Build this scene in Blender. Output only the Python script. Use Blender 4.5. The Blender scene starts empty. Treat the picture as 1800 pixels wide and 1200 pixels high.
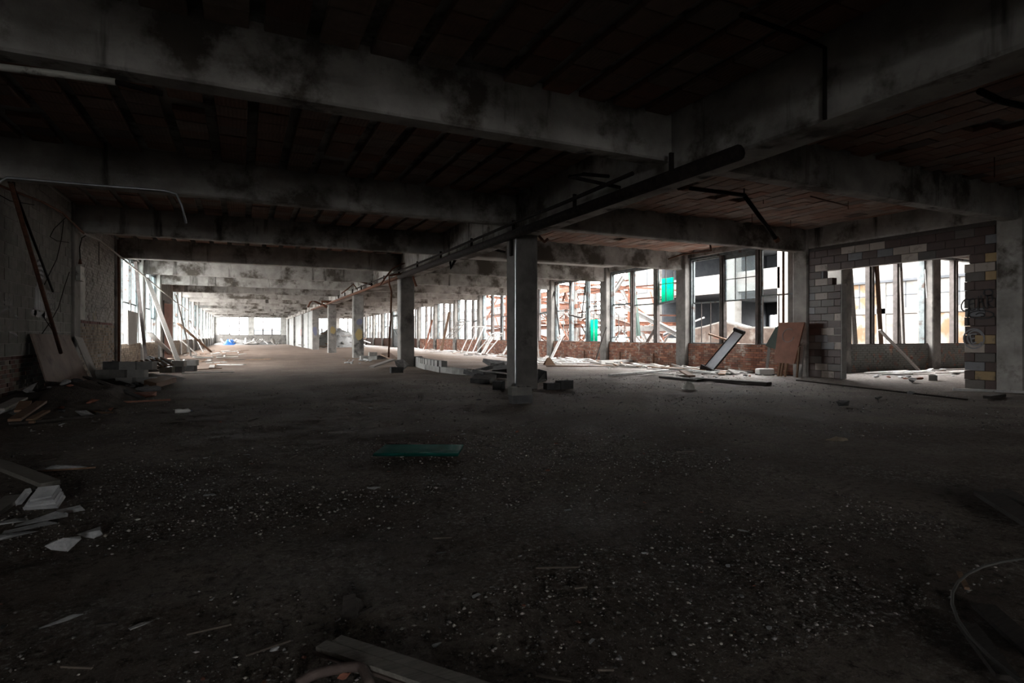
import bpy, math, random
import numpy as np
from mathutils import Vector, Matrix, noise
R = math.radians
random.seed(7)
rng = np.random.default_rng(7)
scene = bpy.context.scene
C = scene.collection

# ---------------------------------------------------------------- camera
EYE, YAW, F = 1.2, R(25.3), 1000.0           # eye height, heading, focal length in pixels of the 1800 px frame
cam = bpy.data.cameras.new('camera')
cam.sensor_width = 36.0
cam.lens = 36.0 * F / 1800.0
cam.shift_y = -10.0 / 1800.0
cam.clip_end = 600
cam_o = bpy.data.objects.new('camera', cam)
cam_o.location = (0, 0, EYE)
cam_o.rotation_euler = (R(90), 0, -YAW)
C.objects.link(cam_o)
scene.camera = cam_o

# ---------------------------------------------------------------- daylight: a bright even overcast
world = bpy.data.worlds.new('overcast')
scene.world = world
world.use_nodes = True
bg = world.node_tree.nodes['Background']
bg.inputs['Color'].default_value = (1.0, 0.985, 0.965, 1)
bg.inputs['Strength'].default_value = 14.0

def portal(loc, rot, sx, sy):                # daylight is sampled through the window walls
    l = bpy.data.lights.new('window_portal', 'AREA')
    l.shape = 'RECTANGLE'; l.size = sx; l.size_y = sy
    l.cycles.is_portal = True
    o = bpy.data.objects.new('window_portal', l)
    o.location = loc; o.rotation_euler = rot
    o['kind'] = 'helper'
    C.objects.link(o)
portal((15.75, 52, 2.55), (0, R(90), 0), 3.4, 80)
portal((-4.25, 53, 2.55), (0, R(-90), 0), 3.4, 64)
portal((5.8, 88.7, 2.6), (R(-90), 0, 0), 19, 3.0)
portal((22.2, 12.55, 2.55), (R(-90), 0, 0), 11, 3.4)
portal((-1.8, -14.35, 2.25), (R(90), 0, 0), 2.2, 2.7)  # through the opening added in the unseen back wall

vs = scene.view_settings
vs.view_transform = 'Standard'; vs.look = 'None'; vs.gamma = 1.0; vs.use_curve_mapping = False
vs.exposure = 1.1
cy = scene.cycles
cy.use_denoising = True
try:
    cy.denoiser = 'OPENIMAGEDENOISE'
except Exception:
    pass
cy.use_adaptive_sampling = True; cy.adaptive_threshold = .03
cy.max_bounces = 7; cy.diffuse_bounces = 5; cy.glossy_bounces = 3; cy.transmission_bounces = 4
cy.caustics_reflective = False; cy.caustics_refractive = False
cy.sample_clamp_indirect = 6.0

# ---------------------------------------------------------------- surveying: sight lines of the photograph to room coordinates
SN, CS = math.sin(YAW), math.cos(YAW)
def ray(px, py):
    u = (px - 900.0) / F; v = (590.0 - py) / F
    return SN + u * CS, CS - u * SN, v       # per metre of depth
def fl(px, py, z=0.0):                       # point on the level z
    rx, ry, v = ray(px, py); d = (z - EYE) / v
    return Vector((rx * d, ry * d, z))
def onX(px, py, X):
    rx, ry, v = ray(px, py); d = X / rx
    return Vector((X, ry * d, EYE + v * d))
def onY(px, py, Y):
    rx, ry, v = ray(px, py); d = Y / ry
    return Vector((rx * d, Y, EYE + v * d))

# ---------------------------------------------------------------- materials
MATS = {}
def N(nt, t, **kw):
    n = nt.nodes.new(t)
    for k, v in kw.items():
        if k in n.inputs: n.inputs[k].default_value = v
        else: setattr(n, k, v)
    return n
def new_mat(name):
    m = bpy.data.materials.new(name); m.use_nodes = True
    nt = m.node_tree
    b = nt.nodes['Principled BSDF']
    MATS[name] = m
    return m, nt, b
def coords(nt, per_object=True):
    tc = N(nt, 'ShaderNodeTexCoord')
    if not per_object: return tc.outputs['Object']
    oi = N(nt, 'ShaderNodeObjectInfo')
    mul = N(nt, 'ShaderNodeMath', operation='MULTIPLY'); mul.inputs[1].default_value = 57.0
    nt.links.new(oi.outputs['Random'], mul.inputs[0])
    add = N(nt, 'ShaderNodeVectorMath', operation='ADD')
    nt.links.new(tc.outputs['Object'], add.inputs[0]); nt.links.new(mul.outputs[0], add.inputs[1])
    return add.outputs[0]
def noise_n(nt, vec, scale, detail=6, rough=.6, stretch=None):
    if stretch:
        mp = N(nt, 'ShaderNodeMapping'); mp.inputs['Scale'].default_value = stretch
        nt.links.new(vec, mp.inputs[0]); vec = mp.outputs[0]
    n = N(nt, 'ShaderNodeTexNoise', Scale=scale, Detail=detail, Roughness=rough)
    nt.links.new(vec, n.inputs['Vector'])
    return n.outputs['Fac']
def ramp(nt, fac, stops):
    r = N(nt, 'ShaderNodeValToRGB')
    e = r.color_ramp.elements
    while len(e) < len(stops): e.new(0.5)
    for i, (p, c) in enumerate(stops):
        e[i].position = p
        e[i].color = (*(c if isinstance(c, tuple) else (c, c, c)), 1)
    nt.links.new(fac, r.inputs[0])
    return r.outputs[0]
def mix(nt, fac, a, b, mode='MIX'):
    m = N(nt, 'ShaderNodeMix', data_type='RGBA', blend_type=mode)
    for s, v in ((m.inputs[0], fac), (m.inputs[6], a), (m.inputs[7], b)):
        if isinstance(v, (int, float)): s.default_value = v
        elif isinstance(v, tuple): s.default_value = (*v, 1)
        else: nt.links.new(v, s)
    return m.outputs[2]
def bump(nt, b, h, strength, dist=.02):
    bn = N(nt, 'ShaderNodeBump', Strength=strength, Distance=dist)
    nt.links.new(h, bn.inputs['Height']); nt.links.new(bn.outputs[0], b.inputs['Normal'])

def surf(name, c1, c2, scale=3., rough=.85, bmp=.3, bscale=40., stain=None, streak=None, rnd=0., per_object=True, spec=.3, metal=0., stretch=None, bdist=.01):
    m, nt, b = new_mat(name)
    v = coords(nt, per_object)
    col = ramp(nt, noise_n(nt, v, scale, 6, .62, stretch), [(.3, c1), (.7, c2)])
    if stain:
        sc, lo, hi, sc_col = stain
        col = mix(nt, ramp(nt, noise_n(nt, v, sc, 7, .65), [(lo, 0.), (hi, 1.)]), col, sc_col)
    if streak:
        sc, lo, hi, sc_col = streak
        f = ramp(nt, noise_n(nt, v, sc, 5, .6, (1, 1, .12)), [(lo, 0.), (hi, 1.)])
        col = mix(nt, f, col, sc_col)
    if rnd:
        oi = N(nt, 'ShaderNodeObjectInfo')
        hv = N(nt, 'ShaderNodeMapRange'); hv.inputs[3].default_value = 1 - rnd; hv.inputs[4].default_value = 1 + rnd
        nt.links.new(oi.outputs['Random'], hv.inputs[0])
        col = mix(nt, 1., col, hv.outputs[0], 'MULTIPLY')
    nt.links.new(col, b.inputs['Base Color'])
    b.inputs['Roughness'].default_value = rough
    b.inputs['Specular IOR Level'].default_value = spec
    b.inputs['Metallic'].default_value = metal
    if bmp: bump(nt, b, noise_n(nt, v, bscale, 4, .65), bmp, bdist)
    return m

surf('concrete', (.20, .19, .18), (.44, .43, .41), 1.6, .88, .35, 26, (.75, .50, .60, (.085, .075, .064)), (2.2, .58, .68, (.05, .045, .04)), per_object=False, bdist=.012)
surf('concrete_column', (.12, .115, .11), (.25, .24, .225), 2.4, .86, .3, 30, (.9, .56, .68, (.05, .048, .045)), None, per_object=False)
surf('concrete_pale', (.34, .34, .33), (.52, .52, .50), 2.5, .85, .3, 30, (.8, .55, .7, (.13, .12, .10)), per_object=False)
surf('concrete_chunk', (.20, .20, .20), (.42, .42, .42), 9, .9, .5, 50, rnd=.3)
surf('cinder_grey', (.15, .148, .14), (.235, .23, .215), 7, .93, .5, 120, rnd=.14)
surf('cinder_dark', (.055, .057, .06), (.13, .13, .13), 6, .93, .5, 110, rnd=.3)
surf('cinder_pale', (.25, .25, .24), (.36, .36, .35), 6, .93, .5, 110, rnd=.12)
surf('mortar', (.34, .33, .31), (.42, .41, .385), 9, .95, .4, 90)
surf('mortar_dark', (.055, .05, .047), (.09, .08, .075), 9, .95, .4, 90)
for nm, a, b_ in (('glazed_maroon', (.046, .026, .022), (.068, .037, .031)), ('glazed_beige', (.29, .25, .22), (.37, .32, .28)),
                  ('glazed_blue', (.125, .13, .145), (.165, .17, .185)), ('glazed_yellow', (.30, .205, .095), (.37, .26, .125)),
                  ('glazed_umber', (.075, .066, .06), (.11, .098, .088))):
    surf(nm, a, b_, 5, .45, .12, 30, (2.5, .6, .75, (.05, .045, .04)), rnd=.18, spec=.4)
surf('rust', (.055, .028, .02), (.14, .062, .036), 12, .9, .4, 70, rnd=.2)
surf('dark_iron', (.007, .006, .006), (.024, .018, .016), 10, .85, .3, 60, rnd=.2, spec=.1)
surf('rusted_steel', (.032, .011, .006), (.085, .034, .019), 4, .85, .3, 40, rnd=.35)
surf('white_steel', (.07, .068, .066), (.14, .136, .13), 4, .7, .2, 40, (2., .55, .68, (.06, .024, .014)), rnd=.2)
surf('green_steel', (.011, .024, .020), (.024, .044, .036), 5, .7, .2, 40, (3, .58, .7, (.16, .07, .04)))
surf('galvanised', (.32, .34, .37), (.50, .53, .57), 6, .38, .15, 30, spec=.6, metal=.7)
surf('channel_face', (.60, .66, .74), (.76, .80, .86), 5, .30, .1, 30, spec=.8)  # bluish white base colour stands in for sky reflected in the steel
surf('window_paint_mid', (.14, .175, .18), (.27, .31, .315), 5, .6, .25, 50, (3.5, .56, .68, (.09, .07, .06)), per_object=False)
surf('window_paint', (.085, .10, .105), (.20, .235, .24), 5, .6, .25, 50, (3.5, .54, .64, (.07, .045, .035)), per_object=False)
surf('window_paint_pale', (.28, .34, .35), (.50, .56, .57), 5, .6, .25, 50, (3.5, .56, .68, (.12, .09, .08)), per_object=False)
surf('window_wood_dark', (.055, .048, .045), (.12, .105, .10), 6, .75, .3, 50, per_object=False)
surf('board_grey', (.16, .15, .14), (.36, .34, .32), 6, .85, .35, 60, rnd=.35, stretch=(1, 12, 12))
surf('board_white', (.46, .46, .46), (.66, .66, .65), 5, .75, .2, 50, (5, .56, .68, (.20, .17, .15)), rnd=.18)
surf('board_brown', (.11, .065, .040), (.24, .15, .10), 6, .85, .35, 60, rnd=.3, stretch=(1, 12, 12))
surf('board_dark', (.020, .018, .017), (.055, .047, .042), 6, .8, .35, 60, rnd=.25, stretch=(1, 12, 12))
surf('near_board', (.15, .14, .125), (.25, .235, .21), 6, .8, .5, 60, rnd=.1, stretch=(1, 12, 12))
surf('brick_rim', (.085, .062, .056), (.13, .10, .09), 6, .8, .3, 60)
surf('hoop_wire', (.06, .06, .056), (.10, .10, .095), 6, .7, .2, 60)
surf('splinter', (.06, .05, .042), (.14, .115, .095), 6, .85, .3, 60, rnd=.4)
surf('plywood', (.13, .095, .078), (.21, .16, .135), 2.2, .8, .2, 40, (1.6, .58, .72, (.05, .035, .03)))
surf('panel_rust', (.16, .062, .038), (.26, .11, .07), 3.5, .6, .2, 40)
surf('panel_green', (.016, .03, .024), (.035, .06, .045), 3.5, .6, .2, 40)
surf('pipe_white', (.36, .36, .33), (.50, .50, .46), 6, .6, .2, 40, (5, .56, .66, (.07, .06, .055)))
surf('plaster_chunk', (.30, .31, .32), (.50, .51, .52), 8, .9, .5, 50, rnd=.22)
surf('brick_red_loose', (.16, .06, .04), (.30, .13, .09), 8, .9, .4, 60, rnd=.25)
surf('white_foam', (.62, .62, .60), (.74, .74, .72), 5, .6, .1, 40)
surf('tarp_blue', (.02, .09, .32), (.04, .16, .48), 5, .5, .3, 20)
surf('paint_black', (.010, .010, .012), (.022, .022, .024), 30, .6, 0)
surf('paint_white', (.40, .41, .44), (.52, .53, .56), 30, .7, 0)
surf('paint_grey', (.20, .205, .22), (.28, .285, .30), 30, .7, 0)
surf('paint_yellow', (.22, .175, .075), (.28, .22, .10), 30, .7, 0)
surf('paint_red', (.30, .05, .045), (.40, .08, .07), 30, .7, 0)
surf('paint_blue', (.10, .11, .17), (.14, .15, .21), 30, .7, 0)
surf('partition_sheet', (.19, .20, .195), (.31, .32, .31), 2.5, .7, .2, 30, (2, .58, .7, (.10, .09, .08)), rnd=.14)
surf('pavement', (.34, .33, .32), (.44, .43, .42), .4, .9, .2, 8, per_object=False)
surf('yard_ground', (.16, .13, .115), (.30, .26, .24), 1.2, .95, .5, 8, per_object=False)
surf('plaster_wall', (.085, .083, .078), (.13, .127, .12), 1.2, .9, .2, 20, (.7, .54, .68, (.055, .048, .042)), per_object=False)
surf('tan_board', (.06, .036, .018), (.09, .058, .032), 1.5, .85, .2, 20, (1.2, .48, .60, (.105, .098, .09)))
surf('gable_brick', (.022, .014, .010), (.062, .044, .034), 3.5, .9, .5, 12, (1.5, .52, .66, (.10, .09, .08)), per_object=False)
surf('pale_far', (.050, .056, .062), (.066, .072, .078), .2, .9, 0)
surf('steel_dark_far', (.022, .025, .029), (.04, .044, .05), 2, .8, 0, per_object=False)
surf('cloth_cream', (.42, .34, .24), (.54, .46, .36), 12, .9, .3, 60)
surf('dirt_mound', (.030, .024, .020), (.085, .070, .060), 5, .97, .8, 28, per_object=False, bdist=.03)

# terracotta ceiling tile: every tile has its own firing
m, nt, b = new_mat('terracotta')
v = coords(nt); oi = N(nt, 'ShaderNodeObjectInfo')
c1 = ramp(nt, oi.outputs['Random'], [(0, (.20, .11, .08)), (.22, (.29, .165, .12)), (.42, (.25, .20, .175)), (.6, (.34, .24, .19)), (.78, (.27, .12, .075)), (.93, (.36, .30, .26)), (1, (.09, .06, .05))])
c1 = mix(nt, ramp(nt, noise_n(nt, v, 6, 6), [(.35, 0.), (.7, .55)]), c1, (.13, .10, .09))
nt.links.new(c1, b.inputs['Base Color']); b.inputs['Roughness'].default_value = .9
wv = N(nt, 'ShaderNodeTexWave', Scale=6.0, Distortion=.6); nt.links.new(v, wv.inputs['Vector'])
bump(nt, b, wv.outputs['Fac'], .35, .008)

# brickwork: colour carried by each brick, peeling paint and soot on top
def brickmat(name, paint, lo, hi, dirt=.45):
    m, nt, b = new_mat(name)
    v = coords(nt, False)
    at = N(nt, 'ShaderNodeAttribute', attribute_name='tone')
    col = at.outputs['Color']
    if paint:
        col = mix(nt, ramp(nt, noise_n(nt, v, 3.2, 9, .72), [(lo, 0.), (hi, 1.)]), col, paint)
    col = mix(nt, ramp(nt, noise_n(nt, v, 1.3, 6), [(.45, 0.), (.72, dirt)]), col, (.05, .042, .036))
    nt.links.new(col, b.inputs['Base Color']); b.inputs['Roughness'].default_value = .9
    bump(nt, b, noise_n(nt, v, 60, 3), .2, .006)
brickmat('brick_red', (.42, .36, .31), .56, .62)
brickmat('brick_grey_paint', (.15, .155, .145), .38, .47)
brickmat('brick_painted_wall', None, 0, 1, .35)

# floor: trodden dirt over concrete, pale grit in patches, paler and mottled towards the courtyard wall
m, nt, b = new_mat('dirt_floor')
v = coords(nt, False)
base = ramp(nt, noise_n(nt, v, .55, 6, .65), [(.26, (.040, .030, .024)), (.46, (.105, .084, .070)), (.72, (.25, .215, .188))])
grit = ramp(nt, noise_n(nt, v, 38, 5, .7), [(.52, 0.), (.66, 1.)])
patch = ramp(nt, noise_n(nt, v, .9, 4, .6), [(.42, 0.), (.60, .9)])
gm = N(nt, 'ShaderNodeMath', operation='MULTIPLY'); nt.links.new(grit, gm.inputs[0]); nt.links.new(patch, gm.inputs[1])
base = mix(nt, gm.outputs[0], base, (.40, .38, .36))
base = mix(nt, ramp(nt, noise_n(nt, v, 115, 3, .8), [(.60, 0.), (.70, .8)]), base, (.30, .285, .27))
base = mix(nt, ramp(nt, noise_n(nt, v, 17, 5, .8), [(.50, 0.), (.64, .75)]), base, (.020, .015, .012))
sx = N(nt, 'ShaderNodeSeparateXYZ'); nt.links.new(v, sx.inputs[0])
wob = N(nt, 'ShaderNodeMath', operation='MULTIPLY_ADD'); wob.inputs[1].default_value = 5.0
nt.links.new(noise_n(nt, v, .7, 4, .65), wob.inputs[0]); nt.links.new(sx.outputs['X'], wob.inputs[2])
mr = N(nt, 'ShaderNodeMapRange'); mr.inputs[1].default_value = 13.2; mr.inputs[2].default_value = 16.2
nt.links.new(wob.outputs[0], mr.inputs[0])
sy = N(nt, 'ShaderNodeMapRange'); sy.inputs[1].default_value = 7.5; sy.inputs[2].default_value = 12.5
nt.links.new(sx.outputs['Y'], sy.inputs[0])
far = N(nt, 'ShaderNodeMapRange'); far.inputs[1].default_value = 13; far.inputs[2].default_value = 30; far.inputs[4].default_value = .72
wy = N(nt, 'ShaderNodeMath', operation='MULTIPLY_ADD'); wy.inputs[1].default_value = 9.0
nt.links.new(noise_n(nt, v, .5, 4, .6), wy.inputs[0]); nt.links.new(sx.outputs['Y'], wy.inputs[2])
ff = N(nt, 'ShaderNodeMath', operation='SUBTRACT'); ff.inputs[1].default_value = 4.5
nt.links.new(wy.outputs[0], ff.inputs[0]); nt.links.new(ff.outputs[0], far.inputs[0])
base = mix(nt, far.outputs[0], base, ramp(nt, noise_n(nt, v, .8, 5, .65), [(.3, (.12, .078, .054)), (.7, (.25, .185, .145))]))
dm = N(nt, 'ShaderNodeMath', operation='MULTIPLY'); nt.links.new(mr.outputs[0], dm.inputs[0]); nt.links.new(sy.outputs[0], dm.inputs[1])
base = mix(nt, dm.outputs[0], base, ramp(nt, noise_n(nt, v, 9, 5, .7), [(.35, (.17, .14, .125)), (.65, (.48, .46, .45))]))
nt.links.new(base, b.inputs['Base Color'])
rr = ramp(nt, noise_n(nt, v, 1.1, 2), [(.35, .75), (.65, .95)]); nt.links.new(rr, b.inputs['Roughness'])
b.inputs['Specular IOR Level'].default_value = .14
hgt = mix(nt, .5, noise_n(nt, v, 26, 6, .75), noise_n(nt, v, 5, 3, .6))
bump(nt, b, hgt, 1.0, .05)

# gravel: pale and dark stones, tone carried by each stone
m, nt, b = new_mat('gravel_stone')
at = N(nt, 'ShaderNodeAttribute', attribute_name='tone')
nt.links.new(at.outputs['Color'], b.inputs['Base Color']); b.inputs['Roughness'].default_value = .8

# teal corrugated fibreglass: light passes through it
m, nt, b = new_mat('fibreglass_teal')
out = nt.nodes['Material Output']
tr = N(nt, 'ShaderNodeBsdfTranslucent'); tr.inputs[0].default_value = (.003, .62, .45, 1)
b.inputs['Base Color'].default_value = (.004, .085, .068, 1); b.inputs['Roughness'].default_value = .3
ms = N(nt, 'ShaderNodeMixShader'); ms.inputs[0].default_value = .6
nt.links.new(b.outputs[0], ms.inputs[1]); nt.links.new(tr.outputs[0], ms.inputs[2]); nt.links.new(ms.outputs[0], out.inputs[0])

# the same sheet fouled with dirt where it lies on the floor
m, nt, b = new_mat('fibreglass_fouled')
out = nt.nodes['Material Output']
tr = N(nt, 'ShaderNodeBsdfTranslucent'); tr.inputs[0].default_value = (.003, .40, .30, 1)
b.inputs['Base Color'].default_value = (.004, .10, .08, 1); b.inputs['Roughness'].default_value = .4
ms = N(nt, 'ShaderNodeMixShader'); ms.inputs[0].default_value = .15
nt.links.new(b.outputs[0], ms.inputs[1]); nt.links.new(tr.outputs[0], ms.inputs[2]); nt.links.new(ms.outputs[0], out.inputs[0])

# dusty remaining glass
m, nt, b = new_mat('dusty_glass')
out = nt.nodes['Material Output']
tp = N(nt, 'ShaderNodeBsdfTransparent'); tp.inputs[0].default_value = (.90, .94, .95, 1)
b.inputs['Base Color'].default_value = (.55, .60, .62, 1); b.inputs['Roughness'].default_value = .25
ms = N(nt, 'ShaderNodeMixShader'); ms.inputs[0].default_value = .72
nt.links.new(b.outputs[0], ms.inputs[1]); nt.links.new(tp.outputs[0], ms.inputs[2]); nt.links.new(ms.outputs[0], out.inputs[0])

# ---------------------------------------------------------------- mesh helpers
def tagged(o, label=None, cat=None, group=None, kind=None):
    if label: o['label'] = label
    if cat: o['category'] = cat
    if group: o['group'] = group
    if kind: o['kind'] = kind
    return o
def link(o, parent=None):
    C.objects.link(o)
    if parent is not None:
        o.parent = parent
        o.matrix_parent_inverse = Matrix.Translation(parent.location).inverted() if parent.rotation_euler[:] == (0, 0, 0) else parent.matrix_basis.inverted()
    return o
def empty(name, loc=(0, 0, 0), **kw):
    o = bpy.data.objects.new(name, None); o.location = loc; o.empty_display_size = .1
    C.objects.link(o)
    return tagged(o, **kw)
class MB:
    def __init__(s): s.v = []; s.f = []; s.c = []
    def add(s, vs_, fs, col=None):
        k = len(s.v); s.v += [tuple(p) for p in vs_]; s.f += [tuple(i + k for i in f) for f in fs]
        if col is not None: s.c += [col] * len(vs_)
        return s
    def box(s, x0, x1, y0, y1, z0, z1, col=None):
        return s.add([(x0, y0, z0), (x1, y0, z0), (x1, y1, z0), (x0, y1, z0), (x0, y0, z1), (x1, y0, z1), (x1, y1, z1), (x0, y1, z1)],
                     [(0, 3, 2, 1), (4, 5, 6, 7), (0, 1, 5, 4), (1, 2, 6, 5), (2, 3, 7, 6), (3, 0, 4, 7)], col)
    def bar(s, p0, p1, w, h, up=(0, 0, 1), col=None):      # rectangular bar between two points
        p0 = Vector(p0); p1 = Vector(p1); d = (p1 - p0).normalized(); up = Vector(up)
        if abs(d.dot(up)) > .98: up = Vector((0, 1, 0))
        a = d.cross(up).normalized() * (w / 2); c = a.cross(d).normalized() * (h / 2)
        vs_ = [p + i * a + j * c for p in (p0, p1) for i, j in ((-1, -1), (1, -1), (1, 1), (-1, 1))]
        return s.add(vs_, [(0, 3, 2, 1), (4, 5, 6, 7), (0, 1, 5, 4), (1, 2, 6, 5), (2, 3, 7, 6), (3, 0, 4, 7)], col)
    def tube(s, pts, r, n=8, caps=True):
        pts = [Vector(p) for p in pts]; k = len(s.v); m = len(pts)
        prev = None
        for i, p in enumerate(pts):
            d = (pts[min(i + 1, m - 1)] - pts[max(i - 1, 0)]).normalized()
            if prev is None:
                a = d.cross(Vector((0, 0, 1)) if abs(d.z) < .95 else Vector((1, 0, 0))).normalized()
            else:
                a = (prev - d * prev.dot(d)).normalized()
            prev = a; c = d.cross(a)
            rr = r[i] if isinstance(r, (list, tuple)) else r
            for j in range(n):
                t = 2 * math.pi * j / n
                s.v.append(tuple(p + (a * math.cos(t) + c * math.sin(t)) * rr))
        for i in range(m - 1):
            for j in range(n):
                j2 = (j + 1) % n
                s.f.append((k + i * n + j, k + i * n + j2, k + (i + 1) * n + j2, k + (i + 1) * n + j))
        if caps:
            s.f.append(tuple(k + j for j in reversed(range(n)))); s.f.append(tuple(k + (m - 1) * n + j for j in range(n)))
        return s
    def slab(s, corners, t):                               # a sheet with thickness from its outline in space
        cs = [Vector(p) for p in corners]; n = len(cs)
        nr = (cs[1] - cs[0]).cross(cs[-1] - cs[0]).normalized() * t
        return s.add(cs + [p - nr for p in cs], [tuple(range(n)), tuple(reversed(range(n, 2 * n)))] +
                     [(j, i, n + i, n + j) for i, j in ((i, (i + 1) % n) for i in range(n))])
    def prism(s, poly, axis, a0, a1):                      # 2-D outline swept along an axis ('x': poly is (y,z); 'y': (x,z); 'z': (x,y))
        def P(q, a): return {'x': (a, q[0], q[1]), 'y': (q[0], a, q[1]), 'z': (q[0], q[1], a)}[axis]
        n = len(poly)
        return s.add([P(q, a0) for q in poly] + [P(q, a1) for q in poly],
                     [tuple(range(n)), tuple(reversed(range(n, 2 * n)))] + [((i + 1) % n, i, n + i, n + (i + 1) % n) for i in range(n)])
    def mesh(s, name, mat, smooth=False):
        me = bpy.data.meshes.new(name); me.from_pydata(s.v, [], s.f)
        if s.c:
            at = me.color_attributes.new('tone', 'FLOAT_COLOR', 'POINT')
            at.data.foreach_set('color', np.array([(*c, 1.) for c in s.c], dtype=np.float32).ravel())
        me.materials.append(MATS[mat] if isinstance(mat, str) else mat)
        if smooth: me.polygons.foreach_set('use_smooth', [True] * len(me.polygons))
        me.validate(); me.update()
        return me
    def build(s, name, mat, parent=None, smooth=False, loc=None, **kw):
        me = s.mesh(name, mat, smooth)
        o = bpy.data.objects.new(name, me)
        if loc is not None: o.location = loc
        link(o, parent)
        return tagged(o, **kw)
def inst(name, me, loc, rot=(0, 0, 0), scale=(1, 1, 1), parent=None, **kw):
    o = bpy.data.objects.new(name, me); o.location = loc; o.rotation_euler = rot; o.scale = scale
    link(o, parent)
    return tagged(o, **kw)
def fractal(x, y, z=0.): return noise.fractal(Vector((x, y, z)), 1.0, 2.0, 5)

# ---------------------------------------------------------------- dimensions of the hall
XL, XR = -3.66, 15.12           # inner faces of the long walls
YS = 5.13                       # beam spacing
def beam_y(k): return 6.52 + YS * k       # k = 0 is the beam over the camera's half of the hall, k = 1 stands on the near column
YF = beam_y(16) - .15           # end wall
ZB, ZS = 3.69, 4.32             # beam soffit, tile soffit
GX0, GX1, ZG = 5.53, 6.08, 3.47 # girder
YBACK = -14.0
SILL, HEAD = .93, 4.12

# ---------------------------------------------------------------- floor
ys = [YBACK]
while ys[-1] < YF + .5:
    y = ys[-1]
    ys.append(y + (1.0 if y < -.5 else .045 if y < 7 else .08 if y < 13 else .16 if y < 20 else .45))
xs = list(np.arange(XL - .3, XR + .35, .075)) + [XR + .5, XR + 1, XR + 3, XR + 8, XR + 14]
vs_ = []
for y in ys:
    for x in xs:
        a = .022 if y < 22 else .010
        z = a * fractal(x * .9, y * .9, 3.) + .010 * noise.noise(Vector((x * 4.5, y * 4.5, 1.)))
        if y < 12: z += .006 * noise.noise(Vector((x * 14, y * 14, 5.)))
        vs_.append((x, y, z - .012))
nx = len(xs)
fs = [(j * nx + i, j * nx + i + 1, (j + 1) * nx + i + 1, (j + 1) * nx + i) for j in range(len(ys) - 1) for i in range(nx - 1)
      if not (xs[i] > XR + .4 and ys[j] > 12.3)]
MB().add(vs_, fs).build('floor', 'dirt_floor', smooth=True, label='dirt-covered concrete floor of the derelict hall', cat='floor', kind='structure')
MB().box(XL - .4, XR + .4, YBACK, YF + .4, -.45, -.10).build('floor_slab', 'concrete', label='concrete floor slab under the dirt', cat='floor', kind='structure')
MB().box(XR + .4, 31, YBACK, 12.4, -.45, -.10).build('floor_slab', 'concrete', label='concrete floor slab of the side wing', cat='floor', kind='structure')

# ---------------------------------------------------------------- columns, girder, beams
def column(x0, x1, y0, y1, z1, label, mat='concrete_column', ch=.03, name='column'):
    poly = [(x0 + ch, y0), (x1 - ch, y0), (x1, y0 + ch), (x1, y1 - ch), (x1 - ch, y1), (x0 + ch, y1), (x0, y1 - ch), (x0, y0 + ch)]
    return MB().prism(poly, 'z', -.05, z1).build(name, mat, label=label, cat='column', kind='structure')
ordinal = ['nearest', 'second', 'third', 'fourth', 'fifth', 'sixth', 'seventh', 'eighth']
cols = []
for i, k in enumerate(range(1, 16, 2)):
    y = beam_y(k)
    cols.append(column(5.48, 6.04, y - .25, y + .25, ZG + .02, f'{ordinal[i]} concrete column under the central girder'))
# the near column carries a steel corner strip and a clamped bar
MB().box(5.47, 5.50, beam_y(1) - .265, beam_y(1) - .235, .0, ZG).build('corner_strip', 'galvanised', cols[0])
MB().box(5.44, 5.48, beam_y(1) - .10, beam_y(1) + .0, 3.0, ZG).build('wall_bracket', 'dark_iron', cols[0])
MB().prism([(GX0, ZS + .1), (GX0, ZG + .03), (GX0 + .03, ZG), (GX1 - .03, ZG), (GX1, ZG + .03), (GX1, ZS + .1)], 'y', YBACK, YF).build(
    'girder', 'concrete', label='long concrete girder running the length of the hall over the column row', cat='girder', kind='structure')
far_words = ['first', 'second', 'third', 'fourth', 'fifth', 'sixth', 'seventh', 'eighth', 'ninth', 'tenth', 'eleventh', 'twelfth', 'thirteenth', 'fourteenth', 'fifteenth', 'sixteenth', 'seventeenth']
def beam(k, x0, x1, side):
    y = beam_y(k); w = .15
    poly = [(y - w, ZS + .1), (y - w, ZB + .025), (y - w + .025, ZB), (y + w - .025, ZB), (y + w, ZB + .025), (y + w, ZS + .1)]
    which = 'behind the viewpoint' if k < 0 else far_words[k] + ' from the viewpoint'
    return MB().prism(poly, 'x', x0, x1).build('beam', 'concrete', label=f'concrete ceiling beam on the {side} of the girder, {which}', cat='beam', kind='structure')
for k in range(-3, 16):
    beam(k, XL - .1, GX0 + .02, 'street side'); beam(k, GX1 - .02, XR + .2, 'courtyard side')

# ---------------------------------------------------------------- ceilings: clay tile between the beams, one slab for each bay
tile_me = {}
def tile_mesh(w, l):
    if (w, l) not in tile_me:
        h = .07; e = .008
        mb = MB()
        mb.add([(-w/2 + e, -l/2 + e, 0), (w/2 - e, -l/2 + e, 0), (w/2 - e, l/2 - e, 0), (-w/2 + e, l/2 - e, 0),
                (-w/2, -l/2, e), (w/2, -l/2, e), (w/2, l/2, e), (-w/2, l/2, e),
                (-w/2, -l/2, h), (w/2, -l/2, h), (w/2, l/2, h), (-w/2, l/2, h)],
               [(0, 3, 2, 1), (0, 1, 5, 4), (1, 2, 6, 5), (2, 3, 7, 6), (3, 0, 4, 7), (4, 5, 9, 8), (5, 6, 10, 9), (6, 7, 11, 10), (7, 4, 8, 11)])
        tile_me[(w, l)] = mb.mesh('tile', 'terracotta')
    return tile_me[(w, l)]
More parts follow.
